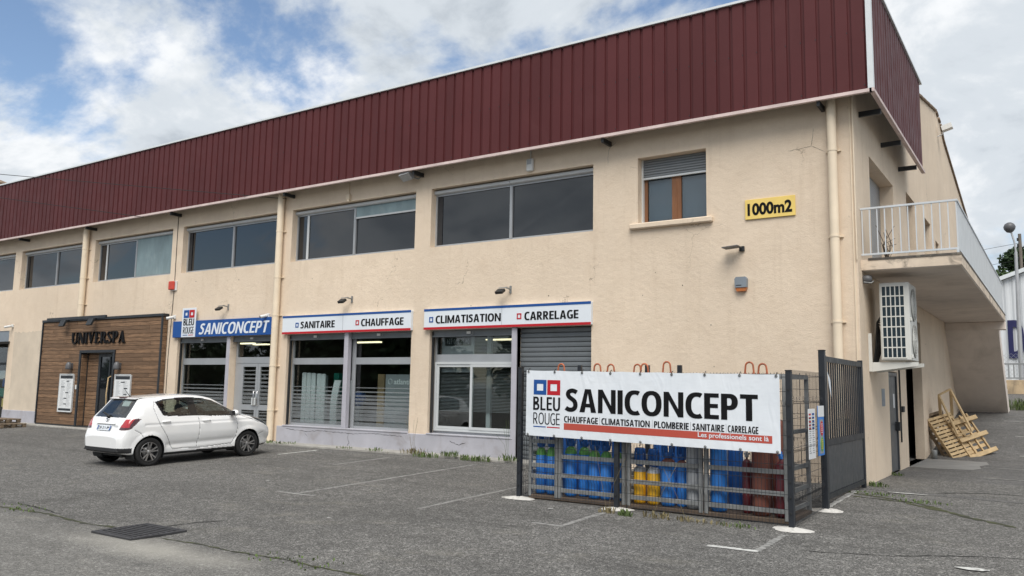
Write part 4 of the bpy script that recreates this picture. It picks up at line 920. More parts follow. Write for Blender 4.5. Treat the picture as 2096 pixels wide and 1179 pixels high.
# serif letters
def serif_letters():
    """stroke fonts with thick and thin stems, unit height"""
    T, t, s = .155, .055, .035
    def stem(x, w=T, z0=0, z1=1): return [[(x, z0), (x+w, z0), (x+w, z1), (x, z1)]]
    def serif(x0, x1, z): return [[(x0, z), (x1, z), (x1, z+s), (x0, z+s)]]
    def arc(cx, cz, rx, rz, a0, a1, w0, w1, n=14):
        out = []
        for i in range(n):
            q = []
            for a, sgn in ((a0+(a1-a0)*i/n, 1), (a0+(a1-a0)*(i+1)/n, 1), (a0+(a1-a0)*(i+1)/n, -1), (a0+(a1-a0)*i/n, -1)):
                ca = abs(math.cos(R(a))); w = w1+(w0-w1)*ca; q.append((cx+(rx+sgn*w/2)*math.cos(R(a)), cz+(rz+sgn*w/2)*math.sin(R(a))))
            out.append(q)
        return out
    L = {}
    L['U'] = (.62, stem(.06, T, .3)+stem(.50, t, .3)+arc(.335, .3, .195, .27, 180, 360, T*.8, t)+serif(0, .28, 1-s)+serif(.42, .64, 1-s))
    L['N'] = (.66, stem(.07, t)+stem(.55, t)+[[(.04, 1), (.22, 1), (.60, 0), (.46, 0)]]+serif(0, .2, 0)+serif(.47, .68, 1-s))
    L['I'] = (.27, stem(.06)+serif(0, .275, 0)+serif(0, .275, 1-s))
    L['V'] = (.62, [[(.03, 1), (.21, 1), (.37, .0), (.29, .0)], [(.29, 0), (.35, 0), (.56, 1), (.49, 1)]]+serif(0, .26, 1-s)+serif(.42, .63, 1-s))
    L['E'] = (.48, stem(.06)+[[(.06, 0), (.42, 0), (.45, .22), (.40, .05), (.06, t)], [(.06, 1), (.41, 1), (.43, .8), (.38, .95), (.06, 1-t)], [(.2, .475), (.36, .475), (.36, .53), (.2, .53)]]+serif(0, .25, 0)+serif(0, .25, 1-s))
    L['R'] = (.60, stem(.06)+arc(.28, .74, .16, .235, -90, 90, T*.9, t)+[[(.2, .945), (.29, .945), (.29, 1), (.2, 1)], [(.2, .475), (.29, .475), (.29, .53), (.2, .53)], [(.26, .5), (.40, .5), (.62, 0), (.46, 0)]]+serif(0, .27, 0)+serif(.43, .65, 0)+serif(0, .2, 1-s))
    L['S'] = (.46, arc(.24, .75, .16, .215, 20, 200, T*.55, t*1.2)+arc(.24, .25, .17, .215, -170, 20, T*.6, t*1.2)+[[(.025, .70), (.16, .70), (.47, .30), (.34, .28)]]+[[(.36, .75), (.42, .72), (.42, 1), (.38, .98)], [(.03, .0), (.07, .02), (.09, .27), (.03, .28)]])
    L['P'] = (.54, stem(.06)+arc(.28, .72, .17, .255, -90, 90, T*.9, t)+[[(.2, .945), (.29, .945), (.29, 1), (.2, 1)], [(.2, .435), (.29, .435), (.29, .49), (.2, .49)]]+serif(0, .28, 0)+serif(0, .2, 1-s))
    L['A'] = (.62, [[(.05, 0), (.11, 0), (.33, .9), (.29, 1)], [(.29, 1), (.36, 1), (.58, 0), (.40, 0)], [(.15, .30), (.43, .30), (.43, .36), (.15, .36)]]+serif(0, .18, 0)+serif(.34, .64, 0))
    return L
LT = serif_letters(); word = 'UNIVERSPA'; tot = sum(LT[c][0]+.05 for c in word); lx0, lx1, lz0, lz1 = -29.45, -26.08, 2.93, 3.33; x = 0
for c in word:
    wdt, polys = LT[c]; mb = MB()
    for q in polys:
        pts = [(lx0+(x+u)/tot*(lx1-lx0), lz0+v*(lz1-lz0)) for u, v in q]; mb.prism(pts, UF-.035, UF+.018, 'xz')
    obj('letter', mb, 'lettering_black', U); x += wdt+.05
for x in (-29.75, -27.95):
    mb = MB(); mb.obox((x, UF-.22, 3.66), (.16, 0, 0), (0, .05, .11), (0, .03, -.013)); mb.bar((x, UF-.02, 3.79), (x, UF-.22, 3.72), .05); obj('spotlight', mb, 'black_metal', U)
for x in (-29.33, -26.33):
    mb = MB(); pr_ = [(.001, .27), (.05, .26), (.085, .215), (.105, .14), (.11, .05), (.105, 0), (.001, 0)]; mb.lathe(pr_, 14, (x, UF-.10, 2.02)); mb.box(x-.06, x+.06, UF-.02, UF+.02, 2.05, 2.25); l = obj('wall_lamp', mb, 'lamp_head', U)
for x0, x1, z0, z1, lb in ((-30.0, -29.07, .52, 1.87, 'white framed price list left of the doorway on the wood shopfront'), (-26.52, -25.57, .52, 1.87, 'white framed price list right of the doorway on the wood shopfront')):
    p = thing('price_board', ((x0+x1)/2, UF, z0), lb, 'poster', 'price lists by the doorway'); y = UF-.03
    obj('sheet', MB().cbox(x0+.02, x1-.02, y, UF+.018, z0+.02, z1-.02, .002), 'poster_paper', p); mb = MB(); frame_rect(mb, x0, x1, z0, z1, .025, y-.012, y-.0005); obj('frame', mb, 'aluminium_pale', p)
    mb = MB(); mb.box(x0+.06, x1-.06, y-.004, y-.0005, z1-.17, z1-.06); mb.box(x0+.06, x1-.06, y-.004, y-.0005, z0+.05, z0+.13)
    for k in range(5): xx = x0+random.uniform(.15, .6); zz = z1-.28-k*.2; mb.box(xx, xx+random.uniform(.12, .25), y-.004, y-.0005, zz, zz+.03)
    obj('print', mb, 'anthracite', p, kind='stuff'); mb = MB()
    for k in range(26):
        zz = z1-.24-k*.036
        if zz < z0+.2: break
        for c in range(2): xx = x0+.12+c*.40; mb.box(xx, xx+random.uniform(.14, .30), y-.002, y-.0005, zz, zz+.008)
    obj('fine_print', mb, 'print_grey', p, kind='stuff')
obj('door_bell', MB().cbox(-28.97, -28.90, UF-.02, UF+.019, 1.33, 1.48, .006), 'white_plastic', U)

# ------------------------------------------------------------------ things behind the shop windows
for k, x in enumerate((-18.05, -17.86, -17.67, -17.45, -17.28)):
    r = thing('panel_radiator', (x, .45, .5), ('leftmost white panel radiator standing in the shop window', 'second white panel radiator from the left in the shop window', 'third white panel radiator from the left in the shop window', 'fourth white panel radiator from the left in the shop window', 'fifth white panel radiator from the left beside the green box')[k], 'radiator', 'white radiators in the shop window')
    obj('panel', MB().cbox(x-.08, x+.08, .40, .47, .55, 1.98-.01*k, .02), 'radiator_white', r); obj('back', MB().box(x-.06, x+.06, .47, .55, .6, 1.9), 'display_grey', r)
obj('green_box', MB().cbox(-17.18, -16.98, .72, .95, .5, 1.97, .01), 'teal', label='tall green box beside the white radiators', cat='box')
for x, lb in ((-16.82, 'leaning white towel radiator left of the shop window post, further from the post'), (-16.32, 'leaning white towel radiator right beside the shop window post')):
    mb = MB(); v = []; n = 12
    for i in range(n+1):
        f = i/n; z = .52+1.25*f; xx = x-.02+.12*f*f
        v += [(xx-.12, .44-.05*math.sin(f*3), z), (xx+.12, .44-.05*math.sin(f*3), z), (xx+.12, .48-.05*math.sin(f*3), z), (xx-.12, .48-.05*math.sin(f*3), z)]
    fs = [(4*i+k, 4*i+(k+1) % 4, 4*i+4+(k+1) % 4, 4*i+4+k) for i in range(n) for k in range(4)]; mb.add(v, fs+[(4*n, 4*n+1, 4*n+2, 4*n+3)])
    obj('towel_radiator', mb, 'radiator_white', label=lb, cat='radiator')
f = thing('fan_unit', (-16.62, 1.2, 0), 'dark blue round fan unit behind the towel radiators', 'fan'); obj('housing', MB().lathe([(.001, -.05), (.18, -.05), (.22, 0), (.22, .12), (.001, .12)], 20, (-16.6, 1.15, 1.25), 'y'), 'cyl_blue_dark', f); obj('stand', MB().box(-16.7, -16.5, 1.1, 1.25, 0, 1.05), 'display_grey', f)
obj('tall_panel', MB().cbox(-15.62, -15.38, .85, .92, .5, 1.95, .01), 'beige_panel', label='tall beige panel inside the right half of the radiator window', cat='panel')
for x, z, lb in ((-15.0, 1.0, 'left white boiler box behind the striped shop glass'), (-14.65, 1.02, 'right white boiler box behind the striped shop glass')):
    b = thing('white_boiler', (x, 1.2, 0), lb, 'boiler'); obj('case', MB().cbox(x-.14, x+.16, 1.05, 1.35, z, z+.45, .03), 'radiator_white', b); obj('stand', MB().box(x-.1, x+.1, 1.1, 1.3, 0, z), 'interior_wall', b)
d = thing('display_stand', (-14.35, .6, .5), 'grey display stand with the white word atlantic in the shop window', 'display stand')
obj('board', MB().cbox(-14.92, -13.86, .40, .48, .5, 1.94, .006), 'display_grey', d); obj('lettering', text_mb('atlantic', -14.62, -13.98, 1.68, 1.82, .3995, .004, .012), 'radiator_white', d)
mb = MB(); [mb.tube([(-14.75+.075*math.cos(R(60*i+30)), .394, 1.75+.075*math.sin(R(60*i+30))), (-14.75+.075*math.cos(R(60*i+90)), .394, 1.75+.075*math.sin(R(60*i+90)))], .007, 5) for i in range(6)]; obj('emblem', mb, 'radiator_white', d)
d = thing('shower_display', (-22.0, .9, 0), 'black and white shower column display in the window beside the double door', 'display')
obj('panel', MB().cbox(-22.22, -21.62, .90, .95, .4, 1.62, .01), 'radiator_white', d); obj('top_card', MB().box(-22.2, -21.65, .98, .99, 1.68, 2.14), 'radiator_white', d)
mb = MB(); mb.tube([(-22.36, .88, .6), (-22.36, .88, 1.62), (-22.24, .88, 1.86), (-21.62, .88, 1.86), (-21.48, .88, 1.62), (-21.48, .88, .6)], .035, 8); mb.box(-22.4, -21.44, .86, .90, 1.60, 1.66); mb.box(-22.18, -21.68, .86, .90, 1.84, 1.92); obj('frame', mb, 'black_metal', d)
for k, x in enumerate((-15.9, -17.6, -20.1)):
    f = thing('stock_shelf', (x, 6.6, 0), ('dark stock shelf at the back behind the shop window post', 'dark stock shelf at the back behind the white radiators', 'dark stock shelf at the back behind the double door')[k], 'shelf', 'shelves at the back of the shop')
    for z in (.4, 1.0, 1.6, 2.2): obj('board', MB().box(x-.75, x+.75, 6.3, 6.9, z, z+.04), 'shelf_stock', f)
    mb = MB(); [mb.box(x-.75+i*.15, x-.75+i*.15+.12, 6.4, 6.8, z+.042, z+.042+random.uniform(.15, .45)) for z in (.4, 1.0, 1.6, 2.2) for i in range(10)]; obj('stock', mb, 'shelf_stock', f, kind='stuff')

# ------------------------------------------------------------------ fenced gas cylinder store
FYF = -4.72
fence = thing('mesh_fence', (-5.2, FYF, gz(FYF)), 'dark wire mesh fence on square posts round the gas cylinders', 'fence')
POSTS = [(-7.40, -4.60, 1.97), (-5.62, -4.67, 1.90), (SX-.01, -4.80, 1.93), (SX+.01, -3.02, 2.28)]
for k, (x, y, zt) in enumerate(POSTS):
    w = .036 if k < 3 else .045; z0 = gz(y); p = obj('post', MB().cbox(x-w, x+w, y-w, y+w, z0-.05, zt, .006), 'anthracite', fence)
    mb = MB(); mb.cbox(x-w-.004, x+w+.004, y-w-.004, y+w+.004, zt, zt+.015, .004); obj('post_cap', mb, 'plastic_black', p)
    if k < 3: mb = MB(); [mb.box(x-.012, x+.012, y-w-.012, y-w, z0+.2+.2*i, z0+.225+.2*i) for i in range(9)]; obj('clips', mb, 'plastic_black', p, kind='stuff')
    mb = MB(); n = 40; a0 = .25 if k != 1 else .22
    ph_ = random.uniform(0, 6); rr_ = [a0*(1+.12*math.sin(2*2*math.pi*i/n+ph_)+.07*math.sin(3*2*math.pi*i/n+2*ph_)+random.uniform(-.05, .05)) for i in range(n)]
    v = [(x+rr_[i]*math.cos(2*math.pi*i/n)*1.1, y+rr_[i]*.75*math.sin(2*math.pi*i/n), gz(y+rr_[i]*.75*math.sin(2*math.pi*i/n))+.005) for i in range(n)]+[(x, y, z0+.045)]
    mb.add(v, [(i, (i+1) % n, n) for i in range(n)]); obj('footing', mb, 'plaster_white', fence)
def mesh_panel(p, q, zt, gap=.05, name='mesh_panel'):
    p, q = Vector((*p, 0)), Vector((*q, 0)); d = q-p; L = d.length; u = d/L; nrm = Vector((u.y, -u.x, 0)); mb = MB(); folds = (.35, .98, 1.62)
    def z0(s): return gz((p+u*s).y)+.04
    n = int(L/gap)
    for i in range(n+1):
        s = i*L/n; a = p+u*s; b = z0(s); H = zt-b; pts = [(0, b)]
        for fo in folds: pts += [(0, b+H*fo/2-.05), (.03, b+H*fo/2), (0, b+H*fo/2+.05)]
        pts.append((0, zt+.03))
        for (d0, za), (d1, zb) in zip(pts[:-1], pts[1:]): mb.tube([tuple(a+nrm*d0+Vector((0, 0, za))), tuple(a+nrm*d1+Vector((0, 0, zb)))], .0030, 4, caps=False)
    zz = [.02+.19*i for i in range(11)]
    for f in zz: mb.tube([tuple(p+Vector((0, 0, z0(0)+f*(zt-z0(0))/1.95))), tuple(q+Vector((0, 0, z0(L)+f*(zt-z0(L))/1.95)))], .0034, 4, caps=False)
    obj(name, mb, 'anthracite', fence, kind='stuff')
mesh_panel((-7.37, -4.60), (-5.65, -4.67), 1.90); mesh_panel((-5.59, -4.67), (SX-.05, -4.80), 1.88); mesh_panel((SX, -4.76), (SX, -3.06), 1.92); mesh_panel((-7.40, -4.56), (-7.40, -2.6), 1.90); mesh_panel((-7.40, -2.6), (-3.1, -2.6), 1.92, .05)
for x in (-7.40, -6.05, -5.45): obj('post', MB().cbox(x-.036, x+.036, -2.64, -2.57, -.08, 2.08, .005), 'anthracite', fence)
# gate leaf standing against the corner
G = thing('metal_gate', (SX, -1.6, -.02), 'dark grey metal gate with upright bars and solid lower panels beside the fence', 'gate'); GX = SX+.01
gy0, gy1 = -2.92, -.16
mb = MB(); T0, T1 = 2.22, 2.20; zb0, zb1 = .06, .10
mb.cbox(GX-.025, GX+.025, gy0, gy0+.06, zb0, T0, .004); mb.cbox(GX-.025, GX+.025, gy1-.06, gy1, zb1, T1, .004)
for z0, z1 in ((.07, .15), (.86, .95), (2.12, 2.205)): mb.box(GX-.024, GX+.024, gy0+.06, gy1-.06, z0, z1)
obj('frame', mb, 'anthracite', G)
for i in range(3): a = gy0+.065+i*(gy1-gy0-.13)/3; obj('lower_panel', MB().cbox(GX-.010, GX+.012, a+.006, a+(gy1-gy0-.13)/3-.006, .151, .859, .006), 'anthracite_panel', G)
gb = MB().box(-.010, .010, -.018, .018, 0, 1.165).mesh('bar'); setm(gb, 'anthracite')
for i in range(17): inst('bar', gb, G, rel(G, (GX, gy0+.16+i*(gy1-gy0-.32)/16, .952)))
mb = MB(); mb.cbox(GX-.05, GX+.03, gy1-.02, gy1+.05, -.0, 2.24, .006); mb.box(GX-.35, GX-.05, gy1-.02, gy1+.03, 2.16, 2.22); obj('hinge_post', mb, 'anthracite', G)
obj('plastic_scrap', MB().add([(GX+.05, gy0-.02, 1.98), (GX+.06, gy0+.14, 1.85), (GX+.06, gy0+.18, 1.58), (GX+.05, gy0+.10, 1.75)], [(0, 1, 2, 3)]), 'sign_white', G)
# notices on the fence
nx_ = SX+.02
n1 = thing('safety_notice', (nx_, -3.75, .8), 'white safety notice with small print hung on the side fence mesh', 'notice'); obj('board', MB().cbox(nx_, nx_+.006, -3.98, -3.60, .72, 1.42, .002), 'poster_paper', n1)
mb = MB(); [mb.box(nx_+.0062, nx_+.008, -3.95+c*.18, -3.95+c*.18+random.uniform(.08, .14), .80+k*.03, .80+k*.03+.012) for k in range(17) for c in range(2)]; obj('print', mb, 'print_grey', n1, kind='stuff')
mb = MB(); [mb.box(nx_+.0062, nx_+.008, -3.95, -3.84, 1.33-k*.05, 1.355-k*.05) for k in range(5)]; obj('red_print', mb, 'sign_red', n1); mb = MB(); [mb.box(nx_+.0062, nx_+.008, -3.77, -3.65, 1.33-k*.05, 1.36-k*.05) for k in range(5)]; obj('blue_print', mb, 'sign_blue', n1)
n2 = thing('instruction_notice', (nx_, -3.2, .8), 'blue notice with a red and a green oval hung beside the gate post', 'notice'); y0, y1 = -3.48, -3.12; obj('board', MB().cbox(nx_+.01, nx_+.018, y0, y1, .74, 1.46, .002), 'cyl_blue', n2); obj('head', MB().box(nx_+.0182, nx_+.021, y0, y1, 1.30, 1.46), 'poster_paper', n2); obj('inset', MB().box(nx_+.0182, nx_+.020, y0+.09, y1-.07, .77, 1.26), 'display_grey', n2)
for zc_, c in ((1.13, 'sign_red'), (.90, 'cyl_green')):
    mb = MB(); n = 20; mb.prism([((y0+y1)/2+.02+.085*math.cos(2*math.pi*i/n), zc_+.105*math.sin(2*math.pi*i/n)) for i in range(n)], nx_+.0202, nx_+.024, 'yz'); obj('oval', mb, c, n2); mb = MB(); [mb.box(nx_+.0242, nx_+.026, (y0+y1)/2-.02, (y0+y1)/2+.06, zc_-.06+k*.03, zc_-.05+k*.03) for k in range(5)]; obj('oval_print', mb, 'cyl_yellow' if c != 'sign_red' else 'poster_paper', n2)

# cylinder racks
def rack(x0, x1, ups, rails, label, hooks):
    r = thing('cylinder_rack', ((x0+x1)/2, -4.0, gz(-4.4)), label, 'rack', 'galvanised racks of gas cylinders'); yf, yb = -4.50, -3.35; zb = gz(-4.5)+.0
    mb = MB(); mb.cbox(x0, x1, yf-.02, yb, zb+.01, zb+.075, .01); obj('tray', mb, 'rack_tray', r)
    for x in ups:
        for y in (yf, yb): obj('upright', MB().cbox(x-.028, x+.028, y-.028, y+.028, zb+.05, 1.88, .004), 'galvanised', r)
    for a, b, zs in rails:
        for z in zs: obj('rail', MB().cbox(a+.03, b-.03, yf-.035, yf-.005, z-.032, z+.032, .004), 'galvanised', r); obj('rail', MB().cbox(a+.03, b-.03, yb-.035, yb-.005, z-.032, z+.032, .004), 'galvanised', r)
    for x in (ups[0], ups[-1]):
        for z in (.05, .30, .60, 1.1): obj('rail', MB().cbox(x-.02, x+.012, yf+.03, yb-.03, z-.03, z+.03, .004), 'galvanised', r)
    mb = MB()
    for x in (ups[0], ups[-1]): mb.box(x-.03, x+.03, yf, yb, 1.84, 1.90)
    mb.box(x0, x1, yf+.03, yf+.09, 1.84, 1.90); mb.box(x0, x1, yb-.09, yb-.03, 1.84, 1.90); obj('top_frame', mb, 'galvanised', r)
    for x, y, h in hooks:
        mb = MB(); wv = .055; pts = [(x-wv-.015, y, 1.86)]+[(x-wv*math.cos(R(a)), y, 1.86+h-.055+.055*math.sin(R(a))) for a in range(0, 181, 20)]+[(x+wv+.015, y, 1.86)]
        mb.tube(pts, .014, 8); mb.prism([(x-.10, 1.855), (x+.10, 1.855), (x+.075, 1.92), (x+.045, 1.92), (x+.03, 1.87), (x-.03, 1.87), (x-.045, 1.92), (x-.075, 1.92)], y-.012, y+.012, 'xz'); obj('lifting_eye', mb, 'hook_orange', r)
    return r
RZS = (.575, .285, .055)
rack(-7.28, -5.55, (-7.25, -6.76, -6.69, -5.58), ((-7.25, -6.76, (.80, .42, .245, .07)), (-6.69, -5.58, RZS)), 'left galvanised rack holding blue and green gas cylinders behind the banner', ((-6.87, -4.2, .19), (-6.20, -4.2, .19), (-5.96, -4.2, .18), (-5.78, -3.6, .20)))
rack(-5.53, -3.13, (-5.50, -4.37, -4.29, -3.165), ((-5.50, -4.37, RZS), (-4.29, -3.165, RZS)), 'right galvanised rack holding yellow, blue, grey and maroon gas cylinders', ((-5.38, -4.2, .19), (-5.01, -4.2, .22), (-3.74, -4.2, .21), (-3.58, -4.1, .19)))
def cylinder(x, y, r, h, body, shoulder, label, cap=None, sh=.10, band=None):
    z0 = gz(-4.5)+.078; c = thing('gas_cylinder', (x, y, z0), label, 'gas cylinder', 'gas cylinders in the fenced store')
    obj('body', MB().lathe([(.001, z0), (r*.86, z0), (r*.98, z0+.02), (r, z0+.05), (r, z0+h), (r*.985, z0+h+.002)], 20, (x, y, 0)), body, c)
    prof = [(r*1.0, z0+h+.0021)]+[(r*math.cos(R(a))*.999+.0, z0+h+.0021+sh*math.sin(R(a))) for a in range(10, 80, 10)]+[(r*.24, z0+h+sh+.005), (r*.22, z0+h+sh+.05), (.001, z0+h+sh+.05)]
    obj('shoulder', MB().lathe(prof, 20, (x, y, 0)), shoulder, c); zt = z0+h+sh+.03
    if cap == 'tulip':
        mb = MB(); n = 14; v = []
        rr = r*.82; mb.lathe([(rr*.8, zt-.03), (rr, zt+.01), (rr, zt+.05), (rr*.97, zt+.05)], n, (x, y, 0))
        for i in range(4): a = R(45+90*i); mb.obox((x+rr*.97*math.cos(a), y+rr*.97*math.sin(a), zt+.11), (.028*-math.sin(a), .028*math.cos(a), 0), (.006*math.cos(a), .006*math.sin(a), 0), (0, 0, .07))
        mb.lathe([(rr*.95, zt+.16), (rr*1.02, zt+.17), (rr*1.0, zt+.22), (rr*.8, zt+.235)], n, (x, y, 0)); obj('valve_guard', mb, 'cyl_blue_dark', c)
    else:
        mb = MB(); mb.lathe([(.03, zt), (.03, zt+.06), (.02, zt+.065), (.02, zt+.10), (.001, zt+.10)], 10, (x, y, 0)); mb.tube([(x-.04, y, zt+.05), (x+.04, y, zt+.05)], .014, 8); obj('valve', mb, 'cyl_grey' if cap is None else cap, c)
    if band: obj('label_band', MB().lathe([(r+.001, z0+h*.72), (r+.0015, z0+h*.86)], 20, (x, y, 0)), band, c)
Yf = -4.33
cylinder(-7.155, Yf, 0.088, 0.61, 'cyl_blue', 'cyl_green', 'blue gas cylinder with green top at the far left of the racks', 'tulip', 0.13)
cylinder(-6.955, Yf, 0.086, 0.6, 'cyl_blue', 'cyl_green', 'second blue gas cylinder with green top from the left', 'tulip', 0.15)
cylinder(-6.6, Yf, 0.096, 0.66, 'cyl_blue', 'cyl_green', 'third blue gas cylinder with green top from the left, just right of the upright', 'tulip', 0.12)
cylinder(-6.42, Yf+.12, 0.092, 0.645, 'cyl_blue', 'cyl_green', 'fourth blue gas cylinder with green top from the left, set further back', 'tulip', 0.13)
cylinder(-6.171, Yf, 0.094, 0.61, 'cyl_blue', 'cyl_green', 'blue gas cylinder with green top, left of the pair beside the fence post', 'tulip', 0.13)
cylinder(-5.97, Yf, 0.089, 0.61, 'cyl_blue', 'cyl_green', 'blue gas cylinder with green top, right of the pair beside the fence post', 'tulip', 0.13)
cylinder(-5.775, Yf+.02, 0.078, 0.61, 'cyl_blue', 'cyl_green', 'blue gas cylinder with green top seen just right of the middle fence post', 'tulip', 0.13)
cylinder(-6.33, Yf+.48, .09, 1.25, 'cyl_blue_dark', 'cyl_blue_dark', 'tall dark blue gas cylinder standing behind in the left rack', None, .12)
cylinder(-5.398, Yf, 0.097, 0.465, 'cyl_yellow', 'cyl_grey', 'left short yellow gas cylinder with grey top', 'tulip', 0.09)
cylinder(-5.174, Yf, 0.097, 0.455, 'cyl_yellow', 'cyl_white', 'right short yellow gas cylinder with silver white top', 'tulip', 0.095)
cylinder(-4.939, Yf, 0.109, 0.585, 'cyl_blue', 'cyl_rust', 'blue gas cylinder with brown top right of the yellow pair', 'tulip', 0.11)
cylinder(-4.745, Yf+.05, 0.08, 0.575, 'cyl_blue', 'cyl_rust', 'slim blue gas cylinder with brown top beside the grey cylinder', 'tulip', 0.1)
cylinder(-4.531, Yf-.02, 0.111, 1.3, 'cyl_grey', 'cyl_grey', 'tall grey gas cylinder left of the middle upright', None, 0.12)
cylinder(-4.165, Yf-.02, 0.118, 1.3, 'cyl_blue', 'cyl_blue', 'tall wide blue gas cylinder right of the middle upright', None, 0.12)
cylinder(-4.03, Yf+.32, 0.11, 1.25, 'cyl_blue_dark', 'cyl_blue_dark', 'tall blue gas cylinder half hidden behind the wide blue one', None, 0.12)
cylinder(-4.12, Yf+.75, 0.085, 0.66, 'cyl_yellow', 'cyl_white', 'yellow banded gas cylinder with silver top standing at the back right', 'tulip', 0.09, 'print_grey')
cylinder(-3.778, Yf+.06, 0.068, 0.66, 'cyl_maroon', 'cyl_maroon', 'slim maroon gas cylinder left of the rusty one', None, 0.08)
cylinder(-3.555, Yf-.02, 0.125, 1.3, 'cyl_rust', 'cyl_rust', 'tall rusty brown gas cylinder near the right fence post', None, 0.12)
cylinder(-3.4, Yf+.27, 0.11, 1.2, 'cyl_rust', 'cyl_rust', 'dark rusty gas cylinder hidden behind the tall rusty one', None, 0.12)
cylinder(-3.275, Yf-.03, 0.088, 0.66, 'cyl_maroon', 'cyl_maroon', 'maroon gas cylinder with blue valve at the far right of the racks', 'cyl_blue', 0.09)
for k, (x, h) in enumerate(((-5.30, 1.2), (-5.02, 1.25), (-4.75, 1.2))): cylinder(x, Yf+.5, .09, h, 'cyl_blue_dark', 'cyl_blue_dark', ('tall dark blue gas cylinder behind the left yellow one', 'tall dark blue gas cylinder behind the right yellow one', 'tall dark blue gas cylinder behind the slim blue one')[k], None, .12)
for k, (x, h) in enumerate(((-7.05, 1.2), (-6.70, 1.2), (-6.05, 1.2))): cylinder(x, Yf+.55, .09, h, 'cyl_blue_dark', 'cyl_blue_dark', ('tall dark blue gas cylinder at the back left corner of the racks', 'tall dark blue gas cylinder behind the third green topped one', 'tall dark blue gas cylinder behind the post pair')[k], None, .12)

# banner
BY = -4.80
def wave(x, z):
    f = -(4.60+.0458*(x+7.4)+.075)-BY+.005*math.sin(2.1*x+1.3*z)+.002*math.sin(5.3*x-2.2*z)+.003*math.sin(3.1*z+x)
    return f
bn = thing('advertising_banner', (-5.19, BY, .84), 'large white SANICONCEPT banner tied to the fence in front of the gas cylinders', 'banner')
mt, t, b = nt('banner_white'); b.inputs['Roughness'].default_value = .42; P_ = pos(t)
t.links.new(mixc(t, mapr(t, noise(t, P_, .8, 5), .3, .7, 0, 1), (.70, .74, .78), (.76, .79, .82)), b.inputs['Base Color'])
bump(t, b, mul(t, noise(t, scaled(t, P_, (2.6, 1, 1.0)), 1.6, 2, .5, dist=1.0), mul(t, noise(t, scaled(t, P_, (1, 1, 2)), 4, 2, .5), .25), 'ADD'), .16, .10)
def bxz(u, v):
    x = -7.235+(-3.13+7.235)*u; zt = 1.935+(1.885-1.935)*u; zb_ = .895+(.845-.895)*u
    sag = -.007*abs(math.sin(u*math.pi*7.0)) * (v if v > .5 else 0)
    return x, zb_+(zt-zb_)*v+sag
mb = MB(); nu, nv = 120, 30; v = []
for j in range(nv+1):
    for i in range(nu+1): x, z = bxz(i/nu, j/nv); v.append((x, BY+wave(x, z), z))
mb.add(v, [(j*(nu+1)+i, j*(nu+1)+i+1, (j+1)*(nu+1)+i+1, (j+1)*(nu+1)+i) for j in range(nv) for i in range(nu)], 0, True); obj('cloth', mb, 'banner_white', bn)
yl = BY-.001
def slant(mb, dz): 
    mb.v = [(x, y, z+dz*(x+7.235)/4.1) for x, y, z in mb.v]; return mb
def wavy(mb): mb.v = [(x, y+wave(x, z), z) for x, y, z in mb.v]; return mb
def quad_strip(x0, x1, z0, z1, n=30, y=None):
    mb = MB(); v = []
    y = yl-.001 if y is None else y
    for i in range(n+1): x = x0+(x1-x0)*i/n; v += [(x, y, z0), (x, y, z1)]
    mb.add(v, [(2*i, 2*i+2, 2*i+3, 2*i+1) for i in range(n)]); return mb
DZ = -.055
for t_, a, b_, z0, z1, bo in (('BLEU', -7.095, -6.585, 1.305, 1.515, (.175, .14, .10)), ('ROUGE', -7.09, -6.59, 1.085, 1.265, (.12, .09, .12)), ('SANICONCEPT', -6.485, -3.425, 1.305, 1.66, (.205, .165, .075)), ('CHAUFFAGE', -6.51, -5.90, 1.138, 1.232, (.205, .165, .085)), ('CLIMATISATION', -5.84, -5.03, 1.138, 1.232, (.205, .165, .085)), ('PLOMBERIE', -4.96, -4.42, 1.138, 1.232, (.205, .165, .085)), ('SANITAIRE', -4.365, -3.90, 1.138, 1.232, (.205, .165, .085)), ('CARRELAGE', -3.85, -3.425, 1.138, 1.232, (.205, .165, .085))):
    obj('lettering', wavy(slant(sans_text(t_, a, b_, z0, z1, yl-.002, .001, *bo), DZ)), 'sign_black', bn)
for xs_ in (-5.87, -4.99, -4.392, -3.875): obj('divider', wavy(slant(quad_strip(xs_-.003, xs_+.003, 1.13, 1.25, 1), DZ)), 'print_grey', bn)
obj('red_bar', wavy(slant(quad_strip(-6.515, -3.24, 1.02, 1.122), DZ)), 'banner_red', bn)
obj('lettering', wavy(slant(text_mb('Les professionels sont là', -4.285, -3.285, 1.028, 1.114, yl-.003, .001, .014), DZ)), 'sign_white', bn)
for a, c in ((-7.09, 'sign_blue'), (-6.83, 'sign_red')):
    mb = MB(); ww, z0, z1 = .245, 1.548, 1.785
    for q in (quad_strip(a, a+ww, z0, z0+.065, 4), quad_strip(a, a+ww, z1-.065, z1, 4), quad_strip(a, a+.062, z0+.065, z1-.065, 1), quad_strip(a+ww-.062, a+ww, z0+.065, z1-.065, 1)): mb.add(q.v, q.f)
    obj('emblem_square', wavy(slant(mb, DZ)), c, bn); obj('underline', wavy(slant(quad_strip(a, a+ww-.005, 1.035, 1.052, 4), DZ)), c, bn)
gm = MB().lathe([(.008, 0), (.020, 0), (.020, -.004), (.008, -.004)], 10, (0, 0, 0), 'y').mesh('grommet'); setm(gm, 'galvanised')
tie = MB(); tie.tube([(0, -.006, 0), (.01, .0, .04), (0, .05, .05)], .006, 5); tie = tie.mesh('tie'); setm(tie, 'plastic_black')
